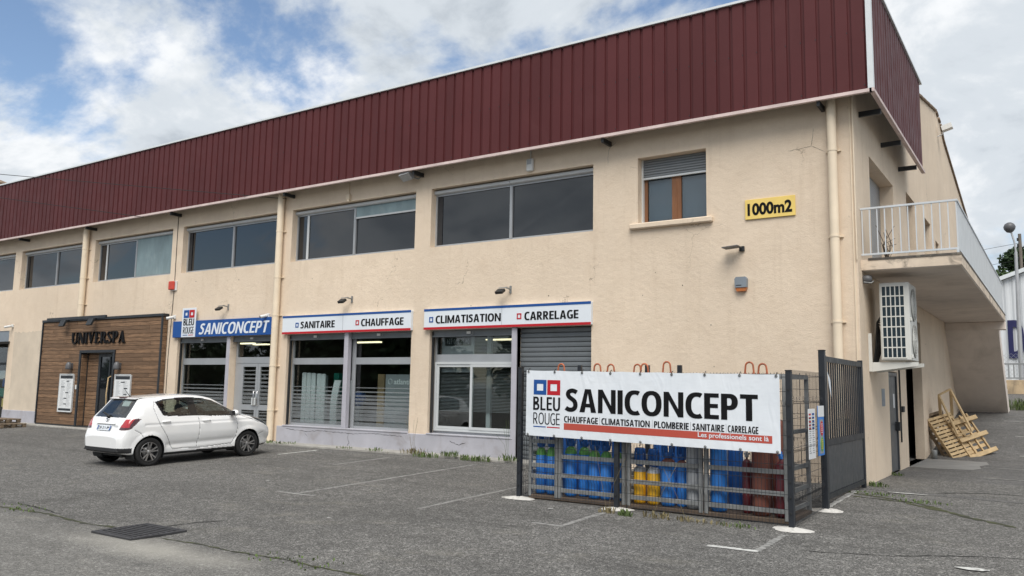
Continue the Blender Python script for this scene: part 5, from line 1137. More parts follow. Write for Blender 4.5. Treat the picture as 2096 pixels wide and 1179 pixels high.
for i in range(9):
    for v_ in (.02, .98): x, z = bxz((i*.98+.08)/8, v_); x = min(x, -3.155); z += .0; inst('grommet', gm, bn, rel(bn, (x, BY+wave(x, z)-.006, z))); inst('tie', tie, bn, rel(bn, (x, BY+wave(x, z)-.006, z)), (R(180) if v_ < .5 else 0, 0, 0))

# ------------------------------------------------------------------ air conditioner on the side wall
AC = thing('air_conditioner', (-2.53, 1.1, 2.2), 'tall white outdoor air conditioner on a wall bracket under the balcony', 'air conditioner')
ax0, ax1, ay0, ay1, az0, az1 = -2.785, -2.275, .64, 1.55, 2.27, 3.72
obj('casing', MB().cbox(ax0, ax1, ay0, ay1, az0, az1, .012), 'ac_white', AC)
cw, ch = .060, .170; cellm = MB().box(0, cw, -.004, .0, 0, ch).mesh('coil_cell'); setm(cellm, 'ac_coil')
for i in range(5):
    for j in range(7): inst('coil_cell', cellm, AC, rel(AC, (ax0+.05+i*.078, ay0-.0005, az0+.055+j*.192)))
mb = MB()
for i in range(5):
    for j in range(7):
        x = ax0+.05+i*.078; z = az0+.055+j*.192
        for k in range(9): mb.box(x, x+cw, ay0-.0065, ay0-.0048, z+.01+k*.019, z+.014+k*.019)
obj('coil_fins', mb, 'plastic_black', AC, kind='stuff')
mb = MB()
for i in range(6): x = ax0+.032+i*.078; mb.box(x, x+.0178, ay0-.014, ay0-.0005, az0+.04, az1-.045)
for j in range(8): z = az0+.033+j*.192; mb.box(ax0+.032, ax0+.44, ay0-.015, ay0-.0143, z, z+.021)
obj('grille', mb, 'ac_white', AC)
for zc_ in (az0+.37, az0+1.05):
    mb = MB(); yc = (ay0+ay1)/2+.03; mb.lathe([(.001, ax1+.003), (.30, ax1+.003), (.31, ax1+.010), (.29, ax1+.014)], 24, (0, yc, zc_), 'x'); fan = obj('fan_grille', mb, 'galvanised', AC); mb = MB()
    for rr in (.06, .11, .16, .21, .26, .30): mb.tube([(ax1+.016+.008*(1-rr/.3), yc+rr*math.cos(2*math.pi*i/24), zc_+rr*math.sin(2*math.pi*i/24)) for i in range(25)], .006, 4, caps=False)
    for i in range(8): a = 2*math.pi*i/8; mb.tube([(ax1+.024, yc+.03*math.cos(a), zc_+.03*math.sin(a)), (ax1+.016, yc+.31*math.cos(a), zc_+.31*math.sin(a))], .006, 4)
    obj('guard_wires', mb, 'ac_white', fan)
mb = MB(); [mb.cbox(ax1, ax1+.03, ay0+.02, ay0+.12, z, z+.07, .008) for z in (az0+.03, az0+.72)]; obj('handle', mb, 'ac_white', AC)
for y in (.72, 1.45):
    mb = MB(); mb.cbox(SX, SX+.06, y-.02, y+.02, 2.06, 2.78, .004); mb.prism([(SX+.06, 2.06), (SX+.06, 2.235), (-2.17, 2.235), (-2.17, 2.17)], y-.02, y+.02, 'xz'); obj('bracket', mb, 'ac_white', AC)
mb = MB()
for i in range(4): mb.tube([(SX+.03, 1.0+.05*i, 2.1), (SX+.1+.03*i, .95+.05*i, 2.6), (SX+.12, 1.0, 3.0), (ax0, .9+.04*i, 2.9+.1*i)], .02, 6)
obj('pipework', mb, 'plastic_black', AC)

# ------------------------------------------------------------------ pallets
def pallet(name, loc, rot, label, mat='pallet_wood', w=1.2, d=.8, nboards=7, group=None, brd=.1, bearer='block'):
    p = thing(name, loc, label, 'pallet', group); p.rotation_euler = rot
    bt = MB().cbox(-w/2, w/2, -brd/2, brd/2, 0, .02, .003).mesh('board'); setm(bt, mat)
    for i in range(nboards): o = inst('board', bt, p, (random.uniform(-.006, .006), -d/2+brd/2+i*(d-brd)/(nboards-1), .122), (0, 0, random.uniform(-.012, .012)))
    st_ = MB().cbox(-.05, .05, -d/2, d/2, .1, .121, .003).mesh('bearer'); setm(st_, mat)
    bk = MB().cbox(-.05, .05, -.06, .06, .021, .0995, .004).mesh('block'); setm(bk, mat)
    bb = MB().cbox(-w/2, w/2, -.05, .05, 0, .0205, .003).mesh('bottom_board'); setm(bb, mat)
    for x in (-w/2+.05, 0, w/2-.05):
        inst('bearer', st_, p, (x, 0, 0))
        for y in (-d/2+.07, 0, d/2-.07): inst('block', bk, p, (x, y, 0))
    for y in (-d/2+.07, 0, d/2-.07): inst('bottom_board', bb, p, (0, y, 0))
    return p
pallet('wooden_pallet', (-31.15, -1.45, gz(-1.45)), (0, 0, .06), 'lower weathered pallet lying on the asphalt by the wood shopfront', 'pallet_old', 1.25, .9, 6)
pallet('wooden_pallet', (-31.65, -1.40, gz(-1.40)+.146), (0, 0, .04), 'upper weathered pallet lying on another by the wood shopfront', 'pallet_old', 1.25, .9, 6)
# leaning pallets, given by one corner and two edge directions
def leaning(name, base, u, v, label, w, d, n, mat='pallet_wood', brd=.075, thick=()):
    p = thing(name, base, label, 'pallet', 'pallets leaning on the side wall'); u = Vector(u).normalized(); v = Vector(v); v = (v-u*v.dot(u)).normalized(); nn = u.cross(v)
    mm = Matrix((u, v, nn)).transposed().to_4x4(); mm.translation = Vector(base); p.matrix_world = mm
    bt = MB().cbox(0, w, -brd/2, brd/2, -.018, 0, .003).mesh('board'); setm(bt, mat)
    for i in range(n): inst('board', bt, p, (random.uniform(-.012, .012), brd/2+i*(d-brd)/(n-1), 0), (0, 0, random.uniform(-.012, .012)))
    be = MB().cbox(-.02, .02, 0, d, -.10, -.019, .003).mesh('bearer'); setm(be, mat)
    for x in (.03, w*.36, w*.68, w-.03): inst('bearer', be, p, (x, 0, 0))
    bb = MB().cbox(0, w, -.04, .04, -.12, -.1005, .003).mesh('bottom_board'); setm(bb, mat)
    for y in (.06, d/2, d-.06): inst('bottom_board', bb, p, (0, y, 0))
    if thick:
        tb = MB().cbox(-.04, w+.04, -.05, .05, .001, .08, .005).mesh('cross_board'); setm(tb, mat)
        for y in thick: inst('cross_board', tb, p, (random.uniform(-.02, .03), y, 0), (0, 0, random.uniform(-.02, .02)))
    return p
leaning('wooden_pallet', (-2.62, 8.42, .03), (.5, .6, .19), (-.52, .18, .99), 'darker pallet at the back of the pile leaning on the side wall', .75, 1.2, 9, 'pallet_old')
leaning('wooden_pallet', (-2.42, 8.25, .0), (.5, .6, .19), (-.58, .18, .97), 'closely slatted pale pallet in the middle of the pile leaning on the side wall', .80, 1.18, 12, brd=.07)
def open_pallet():
    p = thing('wooden_pallet', (-2.06, 8.55, .01), 'open pale pallet with three thick cross boards at the front of the leaning pile', 'pallet', 'pallets leaning on the side wall')
    u = Vector((.5, .55, .2)).normalized(); v = Vector((-.5, .18, .87)); v = (v-u*v.dot(u)).normalized(); mm = Matrix((u, v, u.cross(v))).transposed().to_4x4(); mm.translation = Vector((-2.06, 8.55, .01)); p.matrix_world = mm
    be = MB().cbox(-.022, .022, 0, 1.15, -.05, .0, .004).mesh('bearer'); setm(be, 'pallet_wood')
    for x in (.05, .27, .50, .72): inst('bearer', be, p, (x, 0, 0))
    bt = MB().cbox(0, .78, -.045, .045, -.07, -.051, .003).mesh('board'); setm(bt, 'pallet_wood')
    for i in range(7): inst('board', bt, p, (random.uniform(-.02, .02), .08+i*.165, 0), (0, 0, random.uniform(-.02, .02)))
    tb = MB().cbox(-.03, .86, -.055, .055, .001, .085, .006).mesh('cross_board'); setm(tb, 'pallet_wood')
    for y in (.02, .50, .98): inst('cross_board', tb, p, (random.uniform(-.03, .03), y, 0), (0, 0, random.uniform(-.03, .03)))
open_pallet()
f = thing('timber_crate', (-2.5, 9.0, .0), 'pale open timber crate frame standing up behind the leaning pallets', 'crate')
A_, B_, C_, D_ = (-2.76, 8.75, 1.64), (-2.50, 8.95, 1.80), (-2.02, 8.75, .72), (-2.34, 8.6, .62)
for p, q in ((A_, B_), (B_, C_), (A_, D_), (C_, D_), ((-2.76, 8.85, 1.6), (-2.74, 9.0, .0)), ((-2.5, 9.05, 1.75), (-2.50, 9.2, .0))): obj('timber', MB().bar(p, q, .075, .035), 'pallet_wood', f)
obj('tin_can', MB().lathe([(.001, 0), (.07, 0), (.07, .22), (.065, .225), (.06, .22), (.001, .2)], 14, (-2.83, 7.95, .01)), 'galvanised', label='small metal can on the ground beside the pallets', cat='can')

# ------------------------------------------------------------------ the white car
def pchip(xk, yk, x):
    xk, yk, x = map(np.asarray, (xk, yk, x)); h = np.diff(xk); d = np.diff(yk)/h; mm = np.zeros(len(xk))
    for i in range(1, len(xk)-1):
        if d[i-1]*d[i] > 0: w1, w2 = 2*h[i]+h[i-1], h[i]+2*h[i-1]; mm[i] = (w1+w2)/(w1/d[i-1]+w2/d[i])
    mm[0], mm[-1] = d[0], d[-1]; i = np.clip(np.searchsorted(xk, x)-1, 0, len(xk)-2); t = (x-xk[i])/h[i]
    return yk[i]*(1+2*t)*(1-t)**2+h[i]*mm[i]*t*(1-t)**2+yk[i+1]*t*t*(3-2*t)+h[i]*mm[i+1]*t*t*(t-1)
def inpoly(px, pz, poly):
    c = np.zeros(px.shape, bool); n = len(poly)
    for i in range(n):
        (x0, z0), (x1, z1) = poly[i], poly[(i+1) % n]
        if z0 == z1: continue
        k = ((z0 > pz) != (z1 > pz)) & (px < (x1-x0)*(pz-z0)/(z1-z0)+x0); c ^= k
    return c
def pdist(px, pz, line):
    best = np.full(px.shape, 9.)
    for (x0, z0), (x1, z1) in zip(line[:-1], line[1:]):
        dx, dz = x1-x0, z1-z0; t = np.clip(((px-x0)*dx+(pz-z0)*dz)/(dx*dx+dz*dz), 0, 1); best = np.minimum(best, np.hypot(px-x0-t*dx, pz-z0-t*dz))
    return best
def build_car():
    T = np.array([ # u    zt    yr   dr    yb    zb    ym    zm    ys    zs
        [0.000, .640, .46, .02, .56, .600, .60, .52, .56, .40], [0.020, .700, .55, .02, .65, .630, .68, .54, .64, .37], [0.055, .745, .60, .02, .705, .68, .735, .57, .70, .35],
        [0.085, .815, .62, .02, .725, .74, .755, .60, .72, .34], [0.120, .915, .645, .025, .74, .83, .775, .63, .735, .33], [0.160, 1.010, .645, .03, .755, .91, .790, .65, .75, .32],
        [0.200, 1.065, .63, .03, .765, .96, .800, .66, .76, .31], [0.330, 1.225, .585, .035, .785, 1.03, .820, .68, .77, .29], [0.450, 1.375, .560, .04, .792, 1.045, .832, .68, .775, .28],
        [0.500, 1.428, .560, .04, .795, 1.045, .835, .68, .776, .27], [0.600, 1.452, .565, .045, .797, 1.04, .838, .68, .778, .265], [1.000, 1.488, .578, .045, .80, 1.01, .843, .68, .785, .25],
        [1.500, 1.508, .582, .045, .80, .985, .846, .68, .79, .25], [1.900, 1.492, .580, .045, .80, .970, .846, .68, .79, .25], [2.200, 1.440, .575, .045, .80, .960, .846, .68, .79, .25],
        [2.500, 1.315, .572, .05, .80, .955, .846, .68, .785, .25], [2.800, 1.155, .585, .055, .80, .950, .846, .68, .78, .255], [3.020, 1.040, .620, .05, .797, .935, .845, .68, .775, .26],
        [3.150, 1.020, .650, .05, .794, .925, .844, .675, .77, .26], [3.350, .985, .655, .055, .785, .895, .838, .66, .76, .265], [3.550, .940, .635, .065, .762, .845, .818, .635, .735, .27],
        [3.720, .865, .585, .07, .705, .760, .770, .585, .69, .28], [3.840, .770, .52, .065, .63, .660, .700, .53, .62, .29], [3.910, .660, .43, .05, .53, .570, .600, .47, .53, .31], [3.950, .530, .31, .04, .40, .475, .455, .43, .41, .34]])
    us = np.concatenate([np.linspace(0, .22, 40)[:-1], np.linspace(.22, 3.6, 300)[:-1], np.linspace(3.6, 3.95, 50)])
    cols = [pchip(T[:, 0], T[:, k], us) for k in range(1, 10)]; zt, yr, dr, yb, zb, ym, zm, ysl, zs = cols
    nv = 170; V = np.zeros((len(us), nv, 3))
    for i, u in enumerate(us):
        hip = .5*(zb[i]+zm[i])
        pts = np.array([(0, zt[i]), (.55*yr[i], zt[i]-.22*dr[i]), (yr[i], zt[i]-dr[i]), (yb[i], zb[i]), (ym[i]-.004, hip), (ym[i], zm[i]), (ysl[i]+.02, .5*(zm[i]+zs[i])-.04), (ysl[i], zs[i]), (ysl[i]-.07, zs[i]-.05), (0, zs[i]-.06)])
        s = np.concatenate([[0], np.cumsum(np.hypot(*np.diff(pts, axis=0).T))]); q = np.linspace(0, s[-1]*.999, nv); V[i, :, 0] = u; V[i, :, 1] = pchip(s, pts[:, 0], q); V[i, :, 2] = pchip(s, pts[:, 1], q)
    U_, Y_, Z_ = V[..., 0], V[..., 1], V[..., 2]
    AX = ((.625, .30), (3.135, .30)); AR = .352
    # swage line and wheel arch flare
    side = np.clip((Y_-.5)/.2, 0, 1)
    Y_ += -.010*np.exp(-((Z_-.87)/.022)**2)*side*((U_ > .5) & (U_ < 3.3))
    low = np.exp(-((Z_-(.40+.02*U_))/.05)**2)*side*((U_ > 1.0) & (U_ < 2.8)); Y_ -= .016*low
    for cx, cz in AX:
        d = np.hypot(U_-cx, Z_-cz); Y_ += .020*np.clip(1-np.abs(d-AR)/.085, 0, 1)**1.0*side
    # tail: bumper shelf line and sculpted corner
    # seams
    seams = [[(1.80, 1.0), (1.82, .80), (1.80, .55), (1.765, .30)], [(2.79, .96), (2.83, .75), (2.80, .50), (2.70, .34)], [(.78, 1.36), (.74, 1.20), (.80, 1.0), (.86, .85), (1.02, .60), (1.13, .40), (1.17, .33)], [(1.17, .33), (1.80, .31), (2.70, .34)], [(.78, 1.36), (1.0, 1.425), (1.6, 1.447), (2.05, 1.415), (2.35, 1.325), (2.75, 1.13), (3.0, 1.0)], [(2.99, .955), (3.25, .875), (3.45, .79)], [(.28, .78), (.42, .70), (.46, .62)], [(3.6, .56), (3.45, .50)]]
    sd_ = np.full(U_.shape, 9.)
    for ln in seams: sd_ = np.minimum(sd_, pdist(U_, Z_, ln))
    nY = np.gradient(Y_, axis=1); nZ = np.gradient(Z_, axis=1); ln_ = np.hypot(nY, nZ)+1e-9
    grv = .014*np.clip(1-sd_/.009, 0, 1)*(Y_ > .45); Y_ -= grv*np.abs(nZ/ln_)
    dlo = [(.79, 1.352), (1.0, 1.402), (1.3, 1.425), (1.62, 1.432), (1.95, 1.408), (2.25, 1.335), (2.55, 1.205), (2.85, 1.06), (3.04, .968), (2.7, .982), (2.0, 1.003), (1.3, 1.03), (1.0, 1.042), (.93, 1.06)]
    g_rear = [(.845, 1.335), (1.0, 1.375), (1.3, 1.398), (1.545, 1.404), (1.60, 1.06), (1.03, 1.072)]
    g_front = [(1.735, 1.405), (1.95, 1.383), (2.25, 1.308), (2.50, 1.195), (2.56, 1.03), (2.56, 1.005), (1.78, 1.035)]
    g_tri = [(2.62, 1.14), (2.80, 1.055), (2.80, 1.02), (2.63, 1.02)]
    def faces_grid(): 
        i, j = np.meshgrid(np.arange(len(us)-1), np.arange(nv-1), indexing='ij'); return i.ravel(), j.ravel()
    fi, fj = faces_grid(); cu = (U_[fi, fj]+U_[fi+1, fj+1])/2; cy = (Y_[fi, fj]+Y_[fi+1, fj+1])/2; cz = (Z_[fi, fj]+Z_[fi+1, fj+1])/2
    # region ids: 0 body, 1 side glass, 2 black, 3 rear glass, 4 windscreen, 5 tail light, 6 tail dark, 7 trim, 8 headlamp, -1 removed
    reg = np.zeros(len(fi), int); sidef = cy > .50
    reg[inpoly(cu, cz, dlo) & sidef] = 2
    for gpoly in (g_rear, g_front, g_tri): reg[inpoly(cu, cz, gpoly) & sidef] = 1
    rear = (cu > .165) & (cu < .50) & (cz > 1.03) & (cz < 1.425)
    hw = .60-.10*(cz-1.04)/.36
    top = cz > pchip(us, zt, cu)-.07
    reg[rear & (cy < hw) & top] = 2; reg[(cu > .235) & (cu < .455) & (cz > 1.08) & (cy < hw-.10) & top] = 3
    ws = (cu > 2.17) & (cu < 3.02) & (cy < .575) & top; reg[ws & (cy < .545) & (cu > 2.22) & (cu < 2.97)] = 4; reg[ws & (reg == 0) & (cy < .56)] = 2
    tl = [(.03, .79), (.10, .775), (.20, .80), (.36, .95), (.42, 1.00), (.36, 1.015), (.20, 1.005), (.14, 1.0), (.09, .90)]
    inT = inpoly(cu, cz, tl) & (cy > .50-.35*np.clip((cz-.78)/.22, 0, 1)*0) & (cy > .545+.10*np.clip((cz-.80)/.2, 0, 1))
    reg[inT] = 5; reg[inT & ((cz < .835) | (cu > .285+.0*cz) | (cy > .785))] = 6
    hl = [(3.20, .945), (3.34, .86), (3.55, .765), (3.74, .69), (3.82, .75), (3.68, .88), (3.46, .955), (3.30, .975)]; reg[inpoly(cu, cz, hl) & (cy > .42)] = 8
    reg[(cu < .24) & (cz < .405) & (cz > .30)] = 7; reg[(cu > 3.70) & (cz < .52) & (cz > .36) & (cy < .50)] = 7
    reg[(cz < zs.min()+.015)] = 7
    gap = np.full(len(cu), 9.)
    for ln in seams[:4]+seams[5:]: gap = np.minimum(gap, pdist(cu, cz, ln))
    reg[(gap < .0055) & (reg == 0) & (cy > .45)] = 9
    hz = [(.075, .775), (.075, .70)]
    for cx, cz0 in AX: reg[(np.hypot(cu-cx, cz-cz0) < AR) & (cy > .40)] = -1
    # snap arch rim
    for cx, cz0 in AX:
        d = np.hypot(U_-cx, Z_-cz0); k = (np.abs(d-AR) < .010) & (Y_ > .40); U_[k] = cx+(U_[k]-cx)*AR/d[k]; Z_[k] = cz0+(Z_[k]-cz0)*AR/d[k]
    root = thing('white_hatchback', (0, 0, 0), 'white five door hatchback parked facing the glass double door', 'car')
    VR = np.stack([U_-1.975, Y_, Z_], -1).reshape(-1, 3); VL = VR*np.array([1, -1, 1])
    ids = np.arange(len(us)*nv).reshape(len(us), nv)
    quads = np.stack([ids[fi, fj], ids[fi+1, fj], ids[fi+1, fj+1], ids[fi, fj+1]], -1)
    def part(name, sel_r, sel_l, mat, parent=root):
        qs = []; vs = []; off = 0
        for sel, VV, fl in ((sel_r, VL, False), (sel_l, VR, True)):   # VL: y negative = right-hand side when facing +x
            if sel is None or not sel.any(): continue
            q = quads[sel]; uq, inv = np.unique(q, return_inverse=True); q = inv.reshape(q.shape)+off; off += len(uq); vs.append(VV[uq]); qs.append(q if fl else q[:, ::-1])
        if not vs: return None
        vv = np.concatenate(vs); qq = np.concatenate(qs); me = bpy.data.meshes.new(name); me.from_pydata(vv.tolist(), [], qq.tolist()); me.polygons.foreach_set('use_smooth', [True]*len(qq)); setm(me, mat); me.update()
        if len(vs) == 2:
            import bmesh
            bm = bmesh.new(); bm.from_mesh(me); bmesh.ops.remove_doubles(bm, verts=bm.verts, dist=.0004); bm.to_mesh(me); bm.free()
        o = bpy.data.objects.new(name, me); COL.objects.link(o); o.parent = parent; return o
    front_d = [(1.80, 1.01), (1.82, .80), (1.80, .55), (1.765, .31), (2.70, .34), (2.80, .50), (2.83, .75), (2.79, .97)]
    rear_d = [(.80, 1.0), (.86, .85), (1.02, .60), (1.13, .40), (1.17, .33), (1.765, .31), (1.80, .55), (1.82, .80), (1.80, 1.02), (.96, 1.03)]
    fd = inpoly(cu, cz, front_d) & (reg == 0) & sidef; rd = inpoly(cu, cz, rear_d) & (reg == 0) & sidef
    hatch = (cu > .06) & (cu < .50) & (cz > .70) & (cy < .545+.06*np.clip((cz-.75)/.2, 0, 1)) & (reg == 0) & top
    body = (reg == 0) & ~fd & ~rd
    part('body', body, body, 'car_white')
    doors = {}
    for nm, s_ in (('r', (fd, None)), ('rr', (rd, None)), ('l', (None, fd)), ('lr', (None, rd))): doors[nm] = part('door', s_[0], s_[1], 'car_white')
    for s_ in ((reg == 1) & (cu < 1.65), (reg == 1) & (cu > 1.65) & (cu < 2.59), (reg == 1) & (cu > 2.59)): part('side_window', s_, None, 'glass_car'); part('side_window', None, s_, 'glass_car')
    part('window_surround', reg == 2, reg == 2, 'car_black'); part('rear_window', reg == 3, reg == 3, 'glass_car'); part('windscreen', reg == 4, reg == 4, 'glass_car')
    for a, b_ in ((reg == 5, None), (None, reg == 5)):
        tlp = part('tail_light', a, b_, 'tail_red')
        part('tail_light_edge', (reg == 6) if a is not None else None, (reg == 6) if b_ is not None else None, 'tail_dark', tlp)
    tag(part('panel_gap', reg == 9, reg == 9, 'panel_gap'), kind='stuff'); part('bumper_trim', reg == 7, reg == 7, 'car_trim'); part('headlight', reg == 8, None, 'headlamp'); part('headlight', None, reg == 8, 'headlamp')
    # end caps
    for k, i in (('rear', 0), ('front', len(us)-1)):
        me = MB(); ring_ = [tuple(v) for v in VL.reshape(len(us), nv, 3)[i]]+[tuple(v) for v in VR.reshape(len(us), nv, 3)[i][::-1]]; me.add(ring_, [tuple(range(len(ring_))) if k == 'front' else tuple(range(len(ring_)-1, -1, -1))]); obj('bumper_face', me, 'car_white', root, local=True)
    # rear black insert, plate, garnish, badge, wiper, third brake light
    mb = MB(); mb.prism([(-.66, .335), (.66, .335), (.57, .405), (-.57, .405)], -1.985, -1.90, 'yz'); obj('rear_diffuser', mb, 'car_trim', root, local=True)
    def rz(z): return np.interp(z, zt[:80], us[:80])-1.975
    sl = lambda z: rz(z)-.006
    mb = MB(); mb.add([(sl(.745)-.01, .26, .765), (sl(.745)-.01, -.26, .765), (sl(.855)-.012, -.26, .862), (sl(.855)-.012, .26, .862)], [(0, 1, 2, 3)]); pl = obj('number_plate', mb, 'sign_white', root, local=True)
    def tx(s, y0, y1, z0, z1, mat, par, bold=.01, out=.012):
        m2 = text_mb(s, y0, y1, z0, z1, 0, .002, bold); m2.v = [(sl(v[2]-.01)-out, -v[0], v[2]) for v in m2.v]; return obj('lettering', m2, mat, par, local=True)
    tx('DF-311-PP', -.20, .20, .782, .845, 'sign_black', pl, .012, .018)
    for s_ in (-1, 1): mb = MB(); y = s_*.238; mb.add([(sl(.745)-.013, y+.02, .768), (sl(.745)-.013, y-.02, .768), (sl(.855)-.015, y-.02, .859), (sl(.855)-.015, y+.02, .859)], [(0, 1, 2, 3)]); obj('plate_band', mb, 'sign_blue', pl, local=True)
    mb = MB(); mb.prism([(sl(.90)-.0, .895), (sl(.90)-.035, .90), (sl(.92)-.03, .925), (sl(.95)+.01, .935)], -.36, .36, 'xz'); obj('plate_garnish', mb, 'car_white', root, local=True)
    mb = MB(); cz_ = .985
    for rx, rz_, oy, oz in ((.060, .040, 0, 0), (.022, .038, 0, 0), (.042, .016, 0, .014)): mb.tube([(sl(cz_+oz+rz_*math.sin(2*math.pi*i/20))-.012, oy+rx*math.cos(2*math.pi*i/20), cz_+oz+rz_*math.sin(2*math.pi*i/20)) for i in range(21)], .007, 5, caps=False)
    obj('badge', mb, 'chrome', root, local=True)
    tx('YARIS', .33, .50, .845, .88, 'chrome', root, .008, .008)
    mb = MB(); mb.lathe([(.001, 0), (.045, 0), (.045, .05), (.001, .055)], 12, (sl(1.04)-.02, 0, 1.03), 'z'); mb.bar((sl(1.05)-.03, 0, 1.065), (sl(1.13)-.02, .34, 1.125), .035, .02); mb.bar((sl(1.05)-.025, .0, 1.06), (sl(1.02), -.02, 1.0), .05, .04); obj('wiper', mb, 'plastic_black', root, local=True)
    mb = MB(); mb.prism([(.52-1.975, 1.425), (.445-1.975, 1.412), (.445-1.975, 1.422), (.50-1.975, 1.446), (.62-1.975, 1.457), (.62-1.975, 1.44)], -.50, .50, 'xz'); obj('spoiler', mb, 'car_white', root, local=True)
    obj('brake_light', MB().cbox(.435-1.975, .49-1.975, -.12, .12, 1.428, 1.452, .004), 'tail_dark', root, local=True)
    obj('antenna', MB().tube([(.62-1.975, .0, 1.455), (.60-1.975, 0, 1.475), (.47-1.975, 0, 1.64)], [.018, .008, .004], 6), 'plastic_black', root, local=True)
    obj('paper_sheet', MB().add([(.395-1.975, -.06, 1.26), (.395-1.975, -.33, 1.26), (.47-1.975, -.33, 1.37), (.47-1.975, -.06, 1.37)], [(0, 1, 2, 3)]), 'poster_paper', root, local=True)
    # handles, mirrors
    for s_, d1, d2 in ((-1, doors['r'], doors['rr']), (1, doors['l'], doors['lr'])):
        for u, z, par in ((1.99, .905, d1), (.99, .925, d2)):
            mb = MB(); y = .828; mb.tube([(u-1.975-.10, s_*(y-.012), z), (u-1.975-.08, s_*(y+.022), z), (u-1.975+.08, s_*(y+.026), z), (u-1.975+.10, s_*(y-.01), z)], [.012, .016, .016, .012], 8); obj('door_handle', mb, 'car_white', par, local=True)
        mb = MB(); c = (2.66-1.975, s_*.93, 1.045); mb.lathe([(.001, -.06), (.05, -.055), (.075, -.02), (.082, .03), (.06, .075), (.001, .085)], 16, (0, 0, 0)); mb.v = [(c[0]+v[2]*.9, c[1]+v[0]*1.45, c[2]+v[1]*.95) for v in mb.v]; mi = obj('wing_mirror', mb, 'car_white', root, local=True)
        mb = MB(); mb.bar((2.70-1.975, s_*.78, .99), (2.68-1.975, s_*.90, 1.01), .06, .05); mb.box(2.595-1.975, 2.605-1.975, c[1]-.095, c[1]+.095, .99, 1.10); obj('mirror_base', mb, 'car_black', mi, local=True)
    # interior
    mb = MB(); mb.box(.5-1.975, 3.1-1.975, -.70, .70, .34, .42); mb.cbox(2.62-1.975, 3.0-1.975, -.70, .70, .42, .94, .08); mb.cbox(.40-1.975, .72-1.975, -.62, .62, .42, .98, .05); obj('cabin_floor', mb, 'car_inner', root, local=True)
    for u, ys_ in ((1.75, (-.36, .36)), (.92, (-.38, .0, .38))):
        for y in ys_:
            mb = MB(); w = .25 if u > 1 else .2; x = u-1.975; mb.cbox(x, x+.5, y-w, y+w, .42, .60, .06); mb.obox((x-.06, y, .82), (.06, 0, -.02), (0, w*.92, 0), (-.10, 0, .26)); mb.cbox(x-.22, x-.13, y-.13, y+.13, 1.09, 1.27, .04); obj('car_seat', mb, 'car_inner', root, local=True)
    mb = MB(); mb.lathe([(.18, -.012), (.195, 0), (.18, .012), (.165, 0), (.18, -.012)], 24, (2.45-1.975, .36, .95), 'x'); obj('steering_wheel', mb, 'plastic_black', root, local=True)
    obj('rear_mirror', MB().cbox(2.36-1.975, 2.39-1.975, -.12, .12, 1.24, 1.31, .01), 'plastic_black', root, local=True)
    # wheels and wells
    tyre = MB().lathe([(.205, -.075), (.24, -.092), (.280, -.094), (.298, -.080), (.304, -.05), (.304, .05), (.298, .080), (.280, .094), (.24, .092), (.205, .075), (.205, -.075)], 40, (0, 0, 0), 'y').mesh('wheel'); setm(tyre, 'rubber')
    rimb = MB(); rimb.lathe([(.206, -.075), (.206, -.088), (.196, -.090), (.186, -.075), (.180, .02), (.001, .02)], 40, (0, 0, 0), 'y'); rb = rimb.mesh('rim_barrel'); setm(rb, 'plastic_black')
    sp = MB()
    for k in range(5):
        for off in (-12, 12):
            a = R(72*k+off+8); a2 = R(72*k+off*.55+8); p = Vector((.045*math.cos(a2), -.070, .045*math.sin(a2))); q = Vector((.196*math.cos(a), -.086, .196*math.sin(a))); sp.bar(p, q, .026, .026, upv=(0, 1, 0))
    sp.lathe([(.001, -.092), (.03, -.09), (.05, -.08), (.055, -.05)], 18, (0, 0, 0), 'y'); sp.lathe([(.192, -.086), (.207, -.090), (.208, -.080), (.19, -.07)], 40, (0, 0, 0), 'y'); spm = sp.mesh('spokes'); setm(spm, 'rim_grey')
    br_ = MB().lathe([(.001, -.012), (.13, -.012), (.13, .012), (.001, .012)], 24, (0, 0, 0), 'y').mesh('brake_disc'); setm(br_, 'disc_steel')
    for cx, cz0 in AX:
        for s_ in (-1, 1):
            o = inst('wheel', tyre, root, (cx-1.975, s_*.735, cz0), (0, random.uniform(0, 3), R(180) if s_ > 0 else 0)); inst('rim_barrel', rb, o, (0, 0, 0)); inst('spokes', spm, o, (0, 0, 0)); inst('brake_disc', br_, o, (0, -.02, 0))
            mb = MB(); n = 24; v = []
            for i in range(n+1):
                a = R(-25+230*i/n); v += [(cx-1.975+AR*math.cos(a), s_*.45, cz0+AR*math.sin(a)), (cx-1.975+AR*math.cos(a), s_*.81, cz0+AR*math.sin(a))]
            mb.add(v, [(2*i, 2*i+1, 2*i+3, 2*i+2) for i in range(n)]); mb.add([v[2*i] for i in range(n+1)], [tuple(range(n+1))]); obj('wheel_well', mb, 'plastic_black', root, local=True)
    mb = MB(); mb.box(.3-1.975, 3.6-1.975, -.6, .6, .20, .26); mb.tube([(.2-1.975, -.45, .24), (.6-1.975, -.45, .24)], .05, 10); mb.tube([(.625-1.975, -.7, .30), (.625-1.975, .7, .30)], .05, 8); obj('underbody', mb, 'plastic_black', root, local=True)
    return root
car = build_car()
# placed from the wheel contacts: front to the shop
_ra, _fa = Vector((-16.30, -5.40, gz(-5.40))), Vector((-16.25, -2.89, gz(-2.89))); _d = (_fa-_ra).normalized()
_side = Vector((0, 0, 1)).cross(_d).normalized(); _up = _d.cross(_side)
_c = (_ra+_fa)/2+_side*.82
mm = Matrix((_d, _side, _up)).transposed().to_4x4(); mm.translation = _c+_d*(1.975-1.88); car.matrix_world = mm

